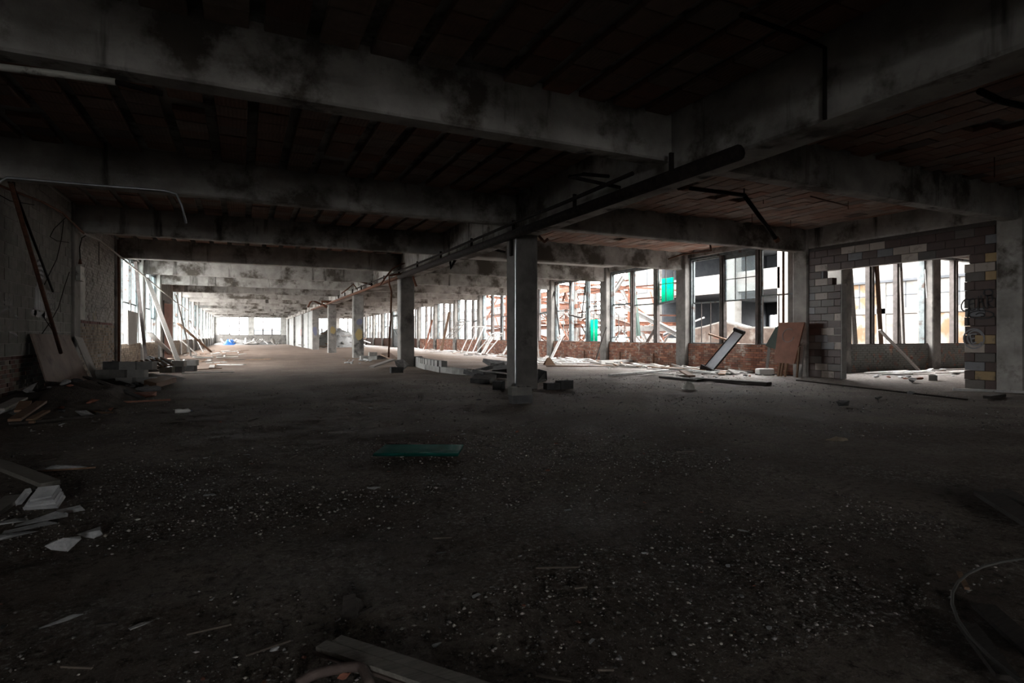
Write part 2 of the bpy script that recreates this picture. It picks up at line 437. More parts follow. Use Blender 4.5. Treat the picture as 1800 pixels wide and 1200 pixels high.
def ceiling_bay(k, x0, x1, side, detailed, y0=None, y1=None):
    ya = beam_y(k) + .15 if y0 is None else y0; yb = beam_y(k + 1) - .15 if y1 is None else y1
    lab = f'terracotta tile ceiling bay on the {side}, between beams ' + (f'{far_words[k]} and {far_words[k + 1]}' if k >= 0 else f'behind the viewpoint, row {-k}')
    if y0 is not None: lab = f'terracotta tile ceiling over the {side}'
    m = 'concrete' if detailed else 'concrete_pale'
    o = MB().box(x0 - .05, x1 + .05, ya - .1, yb + .1, ZS + (.085 if detailed else 0), ZS + .4).build('ceiling', m, label=lab, cat='ceiling', kind='structure')
    if not detailed: return
    if side == 'courtyard side' or y0 is not None: w, l, px, py = .325, .465, .335, .48
    else: w, l, px, py = .40, .40, .52, .412
    nxx = int((x1 - x0) / px); nyy = int((yb - ya) / py) + 1
    sy = (yb - ya) / (nyy - .5)
    for i in range(nxx):
        x = x0 + (i + .5) * (x1 - x0) / nxx
        off = 0 if side == 'street side' else (.5 if i % 2 else 0.)
        for j in range(nyy):
            yc = ya + (j + .0 + off) * sy + .25 * sy
            if yc - l / 2 < ya - .3 or yc + l / 2 > yb + .3: continue
            if random.random() < (.045 if side == 'street side' else .02): continue
            inst('tile', tile_mesh(w, l), (x, min(max(yc, ya + l * .3), yb - l * .3), ZS + random.uniform(-.004, .012)), (random.uniform(-.012, .012), random.uniform(-.012, .012), random.uniform(-.01, .01)), parent=o)
for k in range(-3, 16):
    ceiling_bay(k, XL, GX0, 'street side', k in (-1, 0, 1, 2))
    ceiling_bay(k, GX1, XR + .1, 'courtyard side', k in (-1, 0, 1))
MB().box(XL - .4, XR + .4, YBACK - .3, YF + .5, ZS + .4, ZS + .55).build('ceiling', 'concrete', label='roof slab above the whole hall', cat='ceiling', kind='structure')

# ---------------------------------------------------------------- walls
def brickwork(parent, axis, plane, a0, a1, z0, z1, tones, mat, inward, skip=None, name='brickwork'):
    """courses of single bricks on a wall face; axis is the running direction"""
    mb = MB(); ch, bl = .076, .225
    nz = max(1, round((z1 - z0) / ch)); hh = (z1 - z0) / nz
    for r in range(nz):
        zc = z0 + r * hh; off = (r % 2) * bl / 2
        a = a0 - off
        while a < a1 - .01:
            s, e = max(a, a0) + .006, min(a + bl, a1) - .006
            a += bl
            if e - s < .03 or (skip and skip((s + e) / 2, zc)): continue
            p = random.uniform(.004, .016); c = tones(zc, (s + e) / 2)
            lo, hi = sorted((plane - inward * .05, plane + inward * p))
            if axis == 'y': mb.box(lo, hi, s, e, zc + .006, zc + hh - .005, c)
            else: mb.box(s, e, lo, hi, zc + .006, zc + hh - .005, c)
    return mb.build(name, mat, parent, kind='stuff')
def red_tone(z, a):
    k = random.uniform(.7, 1.25); return random.choice([(.25*k, .10*k, .06*k), (.30*k, .14*k, .09*k), (.20*k, .085*k, .06*k), (.26*k, .16*k, .12*k)])
def left_tone(z, a):
    k = random.uniform(.85, 1.15)
    if z > 1.58: return (.27*k, .26*k, .245*k)
    if z > 1.48: return (.11*k, .04*k, .035*k)
    return random.choice([(.20*k, .155*k, .11*k), (.15*k, .115*k, .085*k), (.24*k, .19*k, .14*k)])
def dado_tone(z, a):
    k = random.uniform(.8, 1.2)
    if z > .76: return (.10*k, .035*k, .03*k)
    return random.choice([(.22*k, .19*k, .16*k), (.07*k, .06*k, .05*k), (.16*k, .08*k, .06*k)])

# --- street-side wall
wl = empty('wall_left', (XL, 0, 0), label='street-side long wall of block, painted brick and window piers', cat='wall', kind='structure')
def lp(k): return beam_y(k)
T = .45
win_left = [3, 4] + list(range(6, 16))          # bays k..k+1 that are glazed
for k in range(-4, 16):
    a, b_ = lp(k) + .28, lp(k + 1) - .28
    a = max(a, YBACK)
    if k in win_left:
        MB().box(XL - T, XL - .04, a - .1, b_ + .1, -.05, SILL - .02).build('spandrel', 'mortar_dark', wl)
        MB().box(XL - T, XL - .02, a - .1, b_ + .1, HEAD, ZS + .12).build('lintel', 'concrete', wl)
        if k in (3, 4, 6, 7): brickwork(wl, 'y', XL - .04, a, b_, 0, SILL - .02, lambda z, q: left_tone(1., q), 'brick_painted_wall', 1)
    elif k == 1:
        MB().box(XL - T, XL + .011, a - .1, b_ + .1, .84, ZS + .1).box(XL - T, XL - .03, a - .1, b_ + .1, -.05, .84).build('core', 'mortar', wl)
    elif k == 5:
        pass
    else:
        MB().box(XL - T, XL - .02, a - .1, b_ + .1, -.05, ZS + .1).build('core', 'concrete_column', wl)
for k in range(-3, 17):
    y = lp(k) if k < 16 else YF - .2
    h = .30 if k in (1, 2, 3) else .24
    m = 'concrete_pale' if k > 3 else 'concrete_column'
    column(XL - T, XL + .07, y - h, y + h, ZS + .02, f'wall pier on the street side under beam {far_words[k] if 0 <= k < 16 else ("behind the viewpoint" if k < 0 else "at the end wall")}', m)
# block wall between the second and third beam, every block laid singly
blk_me = MB().box(-.01, .07, -.198, .198, -.103, .103).mesh('block', 'cinder_grey')
cb = empty('wall_left_blockwork', (XL, lp(1), 0), label='grey concrete block infill with spray-painted tags beside the leaning plywood', cat='wall', kind='structure')
brickwork(cb, 'y', XL - .03, lp(1) + .28, lp(2) - .28, 0, .85, dado_tone, 'brick_painted_wall', 1)
zc = .85; r = 0
while zc < ZS - .1:
    a = lp(1) + .28 - (r % 2) * .203
    while a < lp(2) - .29:
        s, e = max(a, lp(1) + .28), min(a + .406, lp(2) - .28); a += .406
        if e - s < .05: continue
        inst('block', blk_me, (XL - .05 + random.uniform(-.003, .003), (s + e) / 2, zc + .107), scale=(1, (e - s - .011) / .396, min(1, (ZS - zc - .01) / .206)), parent=cb)
    zc += .2155; r += 1
# painted brick bay between the third and fourth beam
pb = empty('wall_left_brick', (XL, lp(2), 0), label='grey painted brick bay with maroon stripe and brown dado', cat='wall', kind='structure')
MB().box(XL - T, XL - .03, lp(2) + .2, lp(3) - .2, -.05, ZS + .1).build('core', 'mortar', pb)
brickwork(pb, 'y', XL - .025, lp(2) + .30, lp(3) - .30, 0, ZS, left_tone, 'brick_painted_wall', 1)
MB().box(XL - .03, XL + .05, lp(2) + .32, lp(2) + .85, 1.6, 2.65).build('plaster_patch', 'concrete_pale', pb)
# door bay
db = empty('door_1', (XL, (lp(5) + lp(6)) / 2, 0), label='timber door standing ajar in a plain bay between street-side windows', cat='door', kind='structure')
ya, yb = lp(5) + .24, lp(6) - .24
MB().box(XL - T, XL, ya - .1, ya + 1.2, 0, ZS + .1).box(XL - T, XL, yb - 1.2, yb + .1, 0, ZS + .1).box(XL - T, XL, ya + 1.2, yb - 1.2, 3.0, ZS + .1).build('wall_panel', 'concrete_column', db)
MB().box(XL - .1, XL + .04, ya + 1.2, ya + 1.32, 0, 3.0).box(XL - .1, XL + .04, yb - 1.32, yb - 1.2, 0, 3.0).box(XL - .1, XL + .04, ya + 1.2, yb - 1.2, 2.88, 3.0).build('door_frame', 'window_wood_dark', db)
MB().bar((XL - .2, ya + 1.35, 1.45), (XL + .25, yb - 2.1, 1.45), .06, 2.85).build('door_leaf', 'panel_rust', db)

# --- end wall
we = empty('wall_end', (5.8, YF, 0), label='far end wall with bright window strip', cat='wall', kind='structure')
MB().box(XL - T, XR + T, YF, YF + .35, -.05, 1.38).box(XL - T, XR + T, YF, YF + .35, 3.85, ZS + .15).build('band', 'concrete_column', we)
piers = [(XL - T, -2.95), (.72, 1.38), (4.95, 6.7), (9.0, 9.7), (12.4, 13.1), (15.0, XR + T)]
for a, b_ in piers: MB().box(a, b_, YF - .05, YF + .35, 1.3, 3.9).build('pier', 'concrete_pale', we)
# --- wall behind the viewpoint, its opening added to light the near beams
MB().box(XL - T, -2.9, YBACK - .3, YBACK, -.05, ZS + .15).box(-.7, 31, YBACK - .3, YBACK, -.05, ZS + .15).box(-2.9, -.7, YBACK - .3, YBACK, -.05, .9).box(-2.9, -.7, YBACK - .3, YBACK, 3.6, ZS + .15).build('wall_back', 'concrete_column', label='wall closing the hall behind the viewpoint, with an opening added to light the near beams', cat='wall', kind='structure')

# --- courtyard-side wall
wr = empty('wall_right', (XR, 40, 0), label='courtyard-side long wall: brick below the sills, concrete piers between windows', cat='wall', kind='structure')
for k in range(1, 16):
    a, b_ = beam_y(k) + .26, min(beam_y(k + 1) - .26, YF)
    MB().box(XR + .03, XR + .38, a - .1, b_ + .1, -.05, SILL - .02).build('spandrel', 'mortar_dark', wr)
    MB().box(XR + .02, XR + .38, a - .1, b_ + .1, HEAD, ZS + .12).build('lintel', 'concrete', wr)
    if k <= 8: brickwork(wr, 'y', XR + .03, a, b_, 0, SILL - .02, red_tone, 'brick_red', -1)
    else: MB().box(XR + .005, XR + .05, a, b_, 0, SILL - .02).build('brick_face', 'rusted_steel', wr)
for k in range(-3, 17):
    y = beam_y(k) if k < 16 else YF - .2
    m = 'concrete' if k in (0, 1) else 'concrete_column'
    hw = .25
    column(XR - .14, XR + .40, y - hw, y + hw, ZS + .02, f'concrete pier of the courtyard wall under beam {far_words[k] if 0 <= k < 16 else ("behind the viewpoint" if k < 0 else "at the end wall")}', m)
# solid bays nearer than the view
for k in range(-4, 0):
    MB().box(XR, XR + .35, max(beam_y(k) + .2, YBACK), beam_y(k + 1) - .2, -.05, ZS + .1).build('wall_right_infill', 'concrete_column', label=f'plain infill bay of the courtyard wall behind the viewpoint, bay {k + 5}', cat='wall', kind='structure')
# edge beam over the coloured block wall
eb = MB().prism([(XR - .10, ZS + .1), (XR - .10, 3.80), (XR - .06, 3.74), (XR + .3, 3.74), (XR + .3, ZS + .1)], 'y', beam_y(0) + .2, beam_y(1) - .2).build(
    'edge_beam', 'concrete', label='concrete edge beam over the multicoloured block wall', cat='beam', kind='structure')
# coloured block wall with the broken opening
bw = empty('wall_right_glazed_block', (XR, 9, 0), label='multicoloured glazed block wall with a broken opening and graffiti', cat='wall', kind='structure')
def gblock(m):
    e = .007
    mb = MB()
    x0, x1, y0, y1, z0, z1 = -.10, .09, -.197, .197, -.097, .097
    mb.add([(x0, y0 + e, z0 + e), (x0, y1 - e, z0 + e), (x0, y1 - e, z1 - e), (x0, y0 + e, z1 - e),
            (x0 + e, y0, z0), (x0 + e, y1, z0), (x0 + e, y1, z1), (x0 + e, y0, z1), (x1, y0, z0), (x1, y1, z0), (x1, y1, z1), (x1, y0, z1)],
           [(0, 3, 2, 1), (0, 1, 5, 4), (1, 2, 6, 5), (2, 3, 7, 6), (3, 0, 4, 7), (4, 5, 9, 8), (5, 6, 10, 9), (6, 7, 11, 10), (7, 4, 8, 11), (8, 9, 10, 11)])
    return mb.mesh('block', m)
GM = {m: gblock('glazed_' + m) for m in ('maroon', 'beige', 'blue', 'yellow', 'umber')}
random.seed(21)
OY0, OY1, OZ = 7.41, 10.405, 3.05                 # opening
W0, W1 = beam_y(0) + .25, beam_y(1) - .25
CH = .2033
for r in range(18):
    z = r * CH
    if z + CH > 3.74: break
    a = W1 + (r % 2) * .2
    while a > W0 + .01:
        e, s = min(a, W1), max(a - .4, W0); a -= .4
        if e - s < .06: continue
        top = z + CH
        segs = [(s, e)]
        if z < OZ - .05:
            y0, y1 = OY0, OY1
            if abs(top - OZ) < .12: y0, y1 = OY0 - .10, OY1 + .52         # the ragged top course
            elif abs(top - OZ) < .3: y0, y1 = OY0, OY1 + .25
            segs = [(max(p, s), min(q, e)) for p, q in ((s, min(e, y0)), (max(s, y1), e)) if q - p > .07]
        for p, q in segs:
            w = random.random()
            upper = z > 2.9
            m = 'maroon' if w < .58 else 'beige' if w < .76 else 'umber' if w < .89 else 'blue' if w < .985 else 'yellow'
            if p < 6.9 and r in (12, 14): m = 'yellow'
            inst('block', GM[m], (XR + .02 + random.uniform(-.002, .002), (p + q) / 2, z + CH / 2), scale=(1, (q - p - .006) / .394, 1), parent=bw)
MB().box(XR - .07, XR + .09, W0, OY0 - .12, 0, 3.77).box(XR - .07, XR + .09, OY1 + .53, W1, 0, 3.77).box(XR - .07, XR + .09, OY0 - .12, OY1 + .53, OZ + .01, 3.77).build('mortar_bed', 'mortar_dark', bw)
MB().box(XR - .085, XR + .115, OY1 - .035, OY1 - .005, 0, 2.65).build('jamb_end_blocks', 'cinder_pale', bw)
random.seed(11)

# ---------------------------------------------------------------- side wing beyond the block wall
YW = 12.1
wa = empty('wall_wing', (23, YW, 0), label='wing wall with tall windows over a painted brick sill wall', cat='wall', kind='structure')
wx = [17.6, 22.57, 27.6]
spans = [(15.5, 17.35)] + [(wx[i] + .25, wx[i + 1] - .25) for i in range(2)]
for a, b_ in spans:
    MB().box(a - .1, b_ + .1, YW + .03, YW + .38, -.05, SILL - .02).build('spandrel', 'mortar_dark', wa)
    MB().box(a - .1, b_ + .1, YW + .02, YW + .38, HEAD, ZS + .12).build('lintel', 'concrete', wa)
    brickwork(wa, 'x', YW + .03, a, b_, 0, SILL - .02, red_tone, 'brick_grey_paint', -1)
MB().box(15.5, 16.3, YW + .02, YW + .38, .9, ZS).build('infill', 'concrete_column', wa)
for i, x in enumerate(wx):
    column(x - .25, x + .25, YW - .14, YW + .4, ZS + .02, f'concrete pier between the wing windows, {["first", "second", "third"][i]} beyond the block wall', 'concrete_column')
    poly = [(x - .15, ZS + .1), (x - .15, ZB + .3), (x + .15, ZB + .3), (x + .15, ZS + .1)]
    MB().prism(poly, 'y', YBACK, YW + .2).build('beam', 'concrete', label=f'concrete beam of the side wing, {["first", "second", "third"][i]} beyond the block wall', cat='beam', kind='structure')
ceiling_bay(0, 17.8, 22.4, 'wing behind the block wall', True, 7.6, YW + .05)
ceiling_bay(0, 22.8, 27.4, 'wing past its second pier', True, 7.6, YW + .05)
ceiling_bay(0, XR + .3, 17.4, 'wing entrance', False, 7.6, YW + .05)
MB().box(XR + .3, 31, YBACK, 7.62, ZS, ZS + .15).build('ceiling', 'concrete', label='plain ceiling of the side wing out of view', cat='ceiling', kind='structure')
MB().box(XR + .3, 31, YBACK, YW + .5, ZS + .4, ZS + .55).build('ceiling', 'concrete', label='roof slab over the side wing', cat='ceiling', kind='structure')
MB().box(29.5, 29.8, YBACK, YW + .4, -.05, ZS + .1).build('wall_wing_end', 'concrete_column', label='end wall of the side wing', cat='wall', kind='structure')

# ---------------------------------------------------------------- windows
WN = [0]
def window(axis, plane, a0, a1, z0, z1, lights, label, mat='window_paint', mull=.20, sill_mat='window_wood_dark', inward=-1, dm='window_wood_dark'):
    """a bay of timber windows: sill, head, jambs, mullions and what is left of the sashes"""
    WN[0] += 1
    def P(a, d, z): return (plane + d, a, z) if axis == 'y' else (a, plane + d, z)
    def bx(mb, b0, b1, d0, d1, c0, c1):
        p, q = P(b0, d0, c0), P(b1, d1, c1)
        return mb.box(min(p[0], q[0]), max(p[0], q[0]), min(p[1], q[1]), max(p[1], q[1]), c0, c1)
    root = empty(f'window_{WN[0]}', P((a0 + a1) / 2, 0, z0), label=label, cat='window', kind='structure')
    bx(MB(), a0 - .02, a1 + .02, -.16, .18, z0 - .06, z0).build('sill', sill_mat, root)
    bx(MB(), a0, a1, -.08, .10, z1 - .09, z1).build('head', mat, root)
    n = len(lights); w = (a1 - a0 - .14 - mull * (n - 1)) / n
    for s, e in ((a0, a0 + .07), (a1 - .07, a1)):
        bx(MB(), s, e, -.08, .10, z0, z1 - .09).build('jamb', mat, root)
    for i in range(n - 1):
        c = a0 + .07 + (i + 1) * w + i * mull
        mb = MB(); bx(mb, c, c + mull, -.05, .10, z0, z1 - .09); bx(mb, c + mull * .3, c + mull * .7, -.11, -.05, z0, z1 - .09)
        mb.build('mullion', dm, root)
    for i, L in enumerate(lights):
        s = a0 + .07 + i * (w + mull); e = s + w; top = z1 - .09
        if L is None: continue
        for key, (c0, c1), dd in (('up', (L.get('rail', 2.4), L.get('top', top)), .03), ('lo', (L.get('base', z0), L.get('rail', 2.4)), -.01)):
            g = L.get(key)
            if g is None: continue
            cols_, rows_ = g
            sl = L.get('tilt', 0.) if key == 'up' else 0.
            mb = MB(); f = .048
            if sl:
                p0, p1 = P(s, dd, c0 + sl), P(e, dd, c0 - sl)
                mb.bar(p0, p1, .05, .09)
            else: bx(mb, s, e, dd - .02, dd + .02, c0 - f / 2, c0 + f / 2)
            bx(mb, s, s + f * .7, dd - .02, dd + .02, c0, c1); bx(mb, e - f * .7, e, dd - .02, dd + .02, c0, c1)
            if key == 'up' or L.get('base'): bx(mb, s, e, dd - .02, dd + .02, c1 - f, c1)
            sash = mb.build('sash', mat, root)
            for q in range(1, cols_):
                c = s + (e - s) * q / cols_
                bx(MB(), c - .013, c + .013, dd - .012, dd + .012, c0, c1).build('muntin', dm, sash)
            for q in range(1, rows_):
                c = c0 + (c1 - c0) * q / rows_
                bx(MB(), s, e, dd - .012, dd + .012, c - .013, c + .013).build('muntin', dm, sash)
            if L.get('glass') == key or L.get('glass') == 'both':
                bx(MB(), s + .02, e - .02, dd - .003, dd + .003, c0, c1).build('pane', 'dusty_glass', sash)
        if L.get('panel'):
            bx(MB(), s, e, .0, .04, top - L['panel'], top).build('head_panel', mat, root)
    return root
PX = XR + .20
def ra(k): return beam_y(k) + .25, beam_y(k + 1) - .25
a, b_ = ra(1)
window('y', PX, a, b_, SILL, HEAD, [dict(rail=2.50, up=(1, 1), lo=(2, 1)), dict(rail=2.42, top=3.92, up=(3, 2), panel=.16, glass='up'), dict(rail=2.42, up=(1, 1), lo=(3, 1))],
       'courtyard window nearest the leaning brown panel, with a three-by-two-pane sash')
a, b_ = ra(2)
window('y', PX, a, b_, SILL, HEAD, [dict(rail=2.55, up=(3, 2), tilt=.05), dict(rail=2.52, up=(1, 1)), dict(rail=2.62, up=(1, 1), lo=(3, 1), base=SILL + .2)],
       'courtyard window with a bright blue-green sheet in its upper sash')
a, b_ = ra(3)
w4 = window('y', PX, a, b_, SILL, HEAD, [dict(rail=2.62, up=(1, 1), lo=(3, 1)), None, dict(rail=2.52, up=(1, 1), lo=(2, 1))],
       'courtyard window with a sash hanging askew from its middle light', dm='window_paint')
# hanging sash in the middle light
s0, s1 = a + 1.62, a + 2.95
hs = MB()
hs.bar((PX - .05, s0, 3.95), (PX - .22, s0 + .12, 2.05), .06, .05).bar((PX - .05, s1, 4.0), (PX - .22, s1 - .02, 2.25), .06, .05).bar((PX - .22, s0 + .1, 2.08), (PX - .22, s1, 2.28), .06, .08).bar((PX - .05, s0, 3.95), (PX - .05, s1, 3.98), .05, .05)
hang = hs.build('hanging_sash', 'window_wood_dark', w4)
MB().bar((PX - .08, s0 + .5, 3.95), (PX - .22, s0 + .5, 2.12), .02, .02).bar((PX - .08, s0 + .95, 3.95), (PX - .22, s0 + .92, 2.2), .02, .02).build('muntin', 'window_paint', hang)
random.seed(5)
for k in range(4, 16):
    a, b_ = ra(k)
    if k == 15: b_ = YF - .5
    if k == 10: continue
    Ls = []
    for i in range(3):
        c = random.random(); rz = random.choice([2.3, 2.45, 2.5, 2.6])
        Ls.append(dict(rail=rz, up=(1, 1), lo=(random.choice([1, 2, 2]), 1)) if c < .55 else dict(rail=rz, up=(random.choice([1, 2]), 1), tilt=random.choice([0, .04])) if c < .85 else dict(rail=rz, lo=(2, 1)))
    window('y', PX, a, b_, SILL, HEAD, Ls, f'courtyard window between piers {far_words[k]} and {far_words[k + 1] if k < 15 else "end wall"} down the hall', mat=random.choice(['window_paint', 'window_paint', 'window_paint_pale']))
# side wing: bare frames, heavy mullions
for i, (a, b_) in enumerate(spans[1:]):
    window('x', YW + .2, a, b_, SILL, HEAD, [dict(rail=2.9, lo=None, up=None), dict(rail=2.5), dict(rail=2.5)], f'wing window with glass gone, {["left of", "beyond"][i]} the middle wing pier', mull=.26)
# street side
PL = XL - .22
for k in win_left:
    a, b_ = lp(k) + .24, lp(k + 1) - .24
    if k == 15: b_ = YF - .5
    Ls = [dict(rail=random.choice([2.0, 2.4, 2.55]), up=(2, 1), lo=(2, 1), glass=random.choice(['up', None, None])) if random.random() < .7 else dict(rail=2.4, up=(1, 1)) for i in range(3)]
    window('y', PL, a, b_, SILL, HEAD, Ls, f'street-side window between piers {far_words[k]} and {far_words[k + 1]} down the hall' if k >= 0 and k < 15 else (f'street-side window behind the viewpoint, bay {-k}' if k < 0 else 'street-side window next to the end wall'),
           mat='window_paint', mull=.17, sill_mat='concrete_pale', dm='window_paint')
# end wall
for i in range(len(piers) - 1):
    a, b_ = piers[i][1], piers[i + 1][0]
    window('x', YF + .15, a, b_, 1.38, 3.85, [dict(rail=2.2, lo=None)] * 3, f'end wall window, number {["one", "two", "three", "four", "five"][i]} counted from the street side', mull=.14)

# ---------------------------------------------------------------- partition sheets along the girder at the far end
pw = empty('wall_partition', (5.75, 70, 0), label='pale upright-sheet partition along the far column row', cat='wall', kind='structure')
y = beam_y(9) + .3; i = 0
while y < YF - .3:
    w = random.uniform(1.1, 1.3); e = min(y + w, YF - .1)
    MB().box(5.66 + random.uniform(-.03, .03), 5.84, y, e - .04, -.03, ZG).build('sheet', 'partition_sheet', pw)
    y = e
# heater cabinet against the courtyard wall (green, glazed top)
a, b_ = ra(10)
hc = empty('door_2', (XR, (a + b_) / 2, 0), label='grey-green boarded doorway with glazed top in the courtyard wall', cat='door', kind='structure')
MB().box(XR - .05, XR + .15, a, b_, 0, 1.95).build('door_panel', 'window_paint', hc)
for i in range(4):
    yy = a + (b_ - a) * i / 3
    MB().box(XR - .07, XR + .15, yy - .09, yy + .09, 1.95, 4.1).build('post', 'window_paint', hc)
MB().box(XR - .07, XR + .15, a, b_, 3.3, 3.5).build('rail', 'window_paint', hc)
MB().bar((XR - .07, a + .3, .3), (XR - .07, b_ - .5, 1.8), .03, .1).build('brace', 'window_paint_pale', hc)

# ================================================================ courtyard
random.seed(3)
MB().add([(XR + .4, 12.4, -1.0), (33, 12.4, -1.0), (33, 130, -1.0), (XR + .4, 130, -1.0)], [(0, 1, 2, 3)]).build('ground', 'yard_ground', label='rubble-strewn courtyard ground outside the windows', cat='ground', kind='structure')
MB().add([(-400, -200, -8), (400, -200, -8), (400, 500, -8), (-400, 500, -8)], [(0, 1, 2, 3)]).build('ground', 'pavement', label='street level ground far below the windows', cat='ground', kind='structure')

m, nt, b = new_mat('brick_far')
v = coords(nt, False)
mp = N(nt, 'ShaderNodeMapping'); mp.inputs['Rotation'].default_value = (R(90), 0, R(90)); nt.links.new(v, mp.inputs[0])
bt = N(nt, 'ShaderNodeTexBrick', Scale=4.5); bt.inputs['Color1'].default_value = (.052, .038, .03, 1); bt.inputs['Color2'].default_value = (.07, .054, .045, 1); bt.inputs['Mortar'].default_value = (.095, .085, .078, 1)
nt.links.new(mp.outputs[0], bt.inputs['Vector']); nt.links.new(bt.outputs['Color'], b.inputs['Base Color']); b.inputs['Roughness'].default_value = .9

BX = 33.0
b1 = empty('factory_building', (BX, 26, -1), label='open-framed two-storey factory block across the courtyard with white columns', cat='building')
# closed brick end
MB().box(BX, BX + .4, 12, 27.4, -1, 12).build('brick_wall', 'brick_far', b1)
MB().box(BX - .12, BX, 12, 25.8, 4.35, 5.25).build('white_band', 'plaster_wall', b1)
MB().box(BX - .16, BX, 12, 25.8, 4.22, 4.35).build('drip_course', 'steel_dark_far', b1)
MB().box(BX - .10, BX, 12, 25.8, 2.45, 2.75).build('white_band', 'plaster_wall', b1)
y = 12.3
i = 0
while y < 25.3:
    MB().box(BX - .10, BX, y, y + .5, -1, 4.22).build('pilaster', 'plaster_wall', b1)
    wn = MB().box(BX - .03, BX + .02, y + .5, y + 2.6, 2.75, 4.22).build('window', 'tan_board' if i % 3 == 0 else 'plaster_wall', b1)
    MB().box(BX - .05, BX - .03, y + 1.52, y + 1.58, 2.75, 4.2).box(BX - .05, BX - .03, y + .5, y + 2.6, 3.45, 3.5).build('glazing_bar', 'steel_dark_far', wn)
    MB().box(BX - .04, BX + .02, y + .5, y + 2.6, .3, 2.4).build('boarded_window', 'tan_board' if i % 2 else 'plaster_wall', b1)
    y += 2.6; i += 1
# open frame
for yy in (31.3, 36.2):
    MB().box(BX - .25, BX + .45, yy - .4, yy + .4, -1, 9).build('column', 'plaster_wall', b1)
for z0, z1, mt in ((4.45, 5.0, 'plaster_wall'), (5.0, 5.75, 'brick_far'), (5.75, 5.9, 'plaster_wall'), (9.0, 10.2, 'brick_far'), (-1, .9, 'brick_far'), (.9, 1.0, 'plaster_wall')):
    MB().box(BX, BX + .35, 27.2, 39.6, z0, z1).build('spandrel', mt, b1)
MB().box(BX + .3, BX + 13, 27.2, 39.6, 4.4, 4.6).build('floor_slab', 'steel_dark_far', b1)
MB().box(BX + .3, BX + 13, 27.2, 39.6, 8.9, 9.1).build('roof_slab', 'steel_dark_far', b1)
MB().box(BX + .3, BX + 13, 27.2, 39.6, -.1, .05).build('floor_slab', 'steel_dark_far', b1)
MB().box(BX + .3, BX + 13, 26.9, 27.2, -1, 9).build('cross_wall', 'steel_dark_far', b1)
MB().box(BX + .3, BX + 13, 39.4, 39.6, -1, 9).build('cross_wall', 'steel_dark_far', b1)
FX = BX + 13
for z0, z1 in ((-1, .7), (3.2, 6.3), (7.6, 9.2)):
    MB().box(FX, FX + .2, 27, 39.6, z0, z1).build('rear_band', 'steel_dark_far', b1)
yy = 27.2
while yy < 39.5:
    MB().box(FX, FX + .2, yy, yy + random.choice([.35, .5, .9]), .7, 3.2).build('rear_post', 'steel_dark_far', b1)
    MB().box(FX, FX + .2, yy, yy + .4, 6.3, 7.6).build('rear_post', 'steel_dark_far', b1)
    yy += 1.7
b2 = empty('stair_tower', (BX, 41, -1), label='tall plain plastered stair tower across the courtyard', cat='building')
MB().box(BX - .8, BX + 4, 39.6, 43.4, -1, 13).build('tower_wall', 'plaster_wall', b2)
MB().box(BX - .86, BX - .8, 40.2, 41.6, 5.0, 7.2).build('shutter', 'pale_far', b2)
b3 = empty('low_building', (BX, 70, -1), label='long pale low building far down the courtyard', cat='building')
MB().box(BX + 1, BX + 6, 62, 125, -1, 5.2).build('wall', 'plaster_wall', b3)
MB().box(BX + .85, BX + 6.2, 62, 125, 5.2, 5.6).build('roof', 'pale_far', b3)
for i in range(14):
    MB().box(BX + .94, BX + 1.02, 63 + i * 4.3, 65.6 + i * 4.3, 1.2, 3.9).build('window', 'pale_far', b3)
for i, (x, w, h) in enumerate(((-34, 30, 1.5), (2, 26, 3.2), (34, 34, 2.2), (-80, 34, 4))):
    o = empty('distant_building', (x, 210, -8), label=f'pale distant block on the skyline through the end windows, {["low wide one", "middle one", "one behind the partition", "street-side one"][i]}', cat='building')
    MB().box(x, x + w, 210, 222, -8, h).build('wall', 'pale_far', o)
    MB().box(x - .3, x + w + .3, 209.7, 222, h, h + .5).build('parapet', 'plaster_wall', o)

def steel(p0, p1, kind, mat, name='steel_section', parent=None, **kw):
    mb = MB(); p0 = Vector(p0); p1 = Vector(p1)
    d = (p1 - p0).normalized(); up = Vector((0, 0, 1)) if abs(d.z) < .9 else Vector((1, 0, 0))
    a = d.cross(up).normalized(); c = a.cross(d).normalized()
    if kind == 'I':
        s = .11
        mb.bar(p0 + c * s, p1 + c * s, .16, .025).bar(p0 - c * s, p1 - c * s, .16, .025).bar(p0, p1, .02, 2 * s)
    elif kind == 'L':
        mb.bar(p0, p1, .11, .015).bar(p0 + a * .05 - c * .05, p1 + a * .05 - c * .05, .015, .11)
    elif kind == 'C':
        mb.bar(p0, p1, .02, .26).bar(p0 + c * .12 + a * .05, p1 + c * .12 + a * .05, .10, .02).bar(p0 - c * .12 + a * .05, p1 - c * .12 + a * .05, .10, .02)
    else:
        mb.tube([p0, p1], .05, 7)
    if parent is None: kw['kind'] = 'thing'
    return mb.build(name, mat, parent, **kw)
HEAP = []
fr = empty('wrecked_roof_frame', (24, 38, -1), label='rusted standing frame of the collapsed courtyard roof', cat='steel frame')
for x in (19.8, 24.2, 28.6):
    for y in (32.2, 37.5, 42.8, 48):
        steel((x, y, -1), (x + random.uniform(-.4, .4), y + random.uniform(-.3, .3), random.uniform(4.6, 6.2)), 'I', random.choice(['rusted_steel', 'white_steel']), 'post', fr)
for x in (19.8, 24.2, 28.6):
    for z in (1.6, 3.0, 4.3, 5.2):
        steel((x, 31.5, z + random.uniform(-.4, .4)), (x + random.uniform(-.5, .5), 49, z + random.uniform(-.9, .5)), random.choice('ILC'), 'rusted_steel', 'purlin', fr)
for y in (32.2, 37.5, 42.8, 48):
    for z in (2.2, 4.6):
        steel((19.3, y, z + random.uniform(-.5, .5)), (29, y + random.uniform(-.8, .8), z + random.uniform(-.6, .6)), random.choice('IL'), 'rusted_steel', 'rafter', fr)
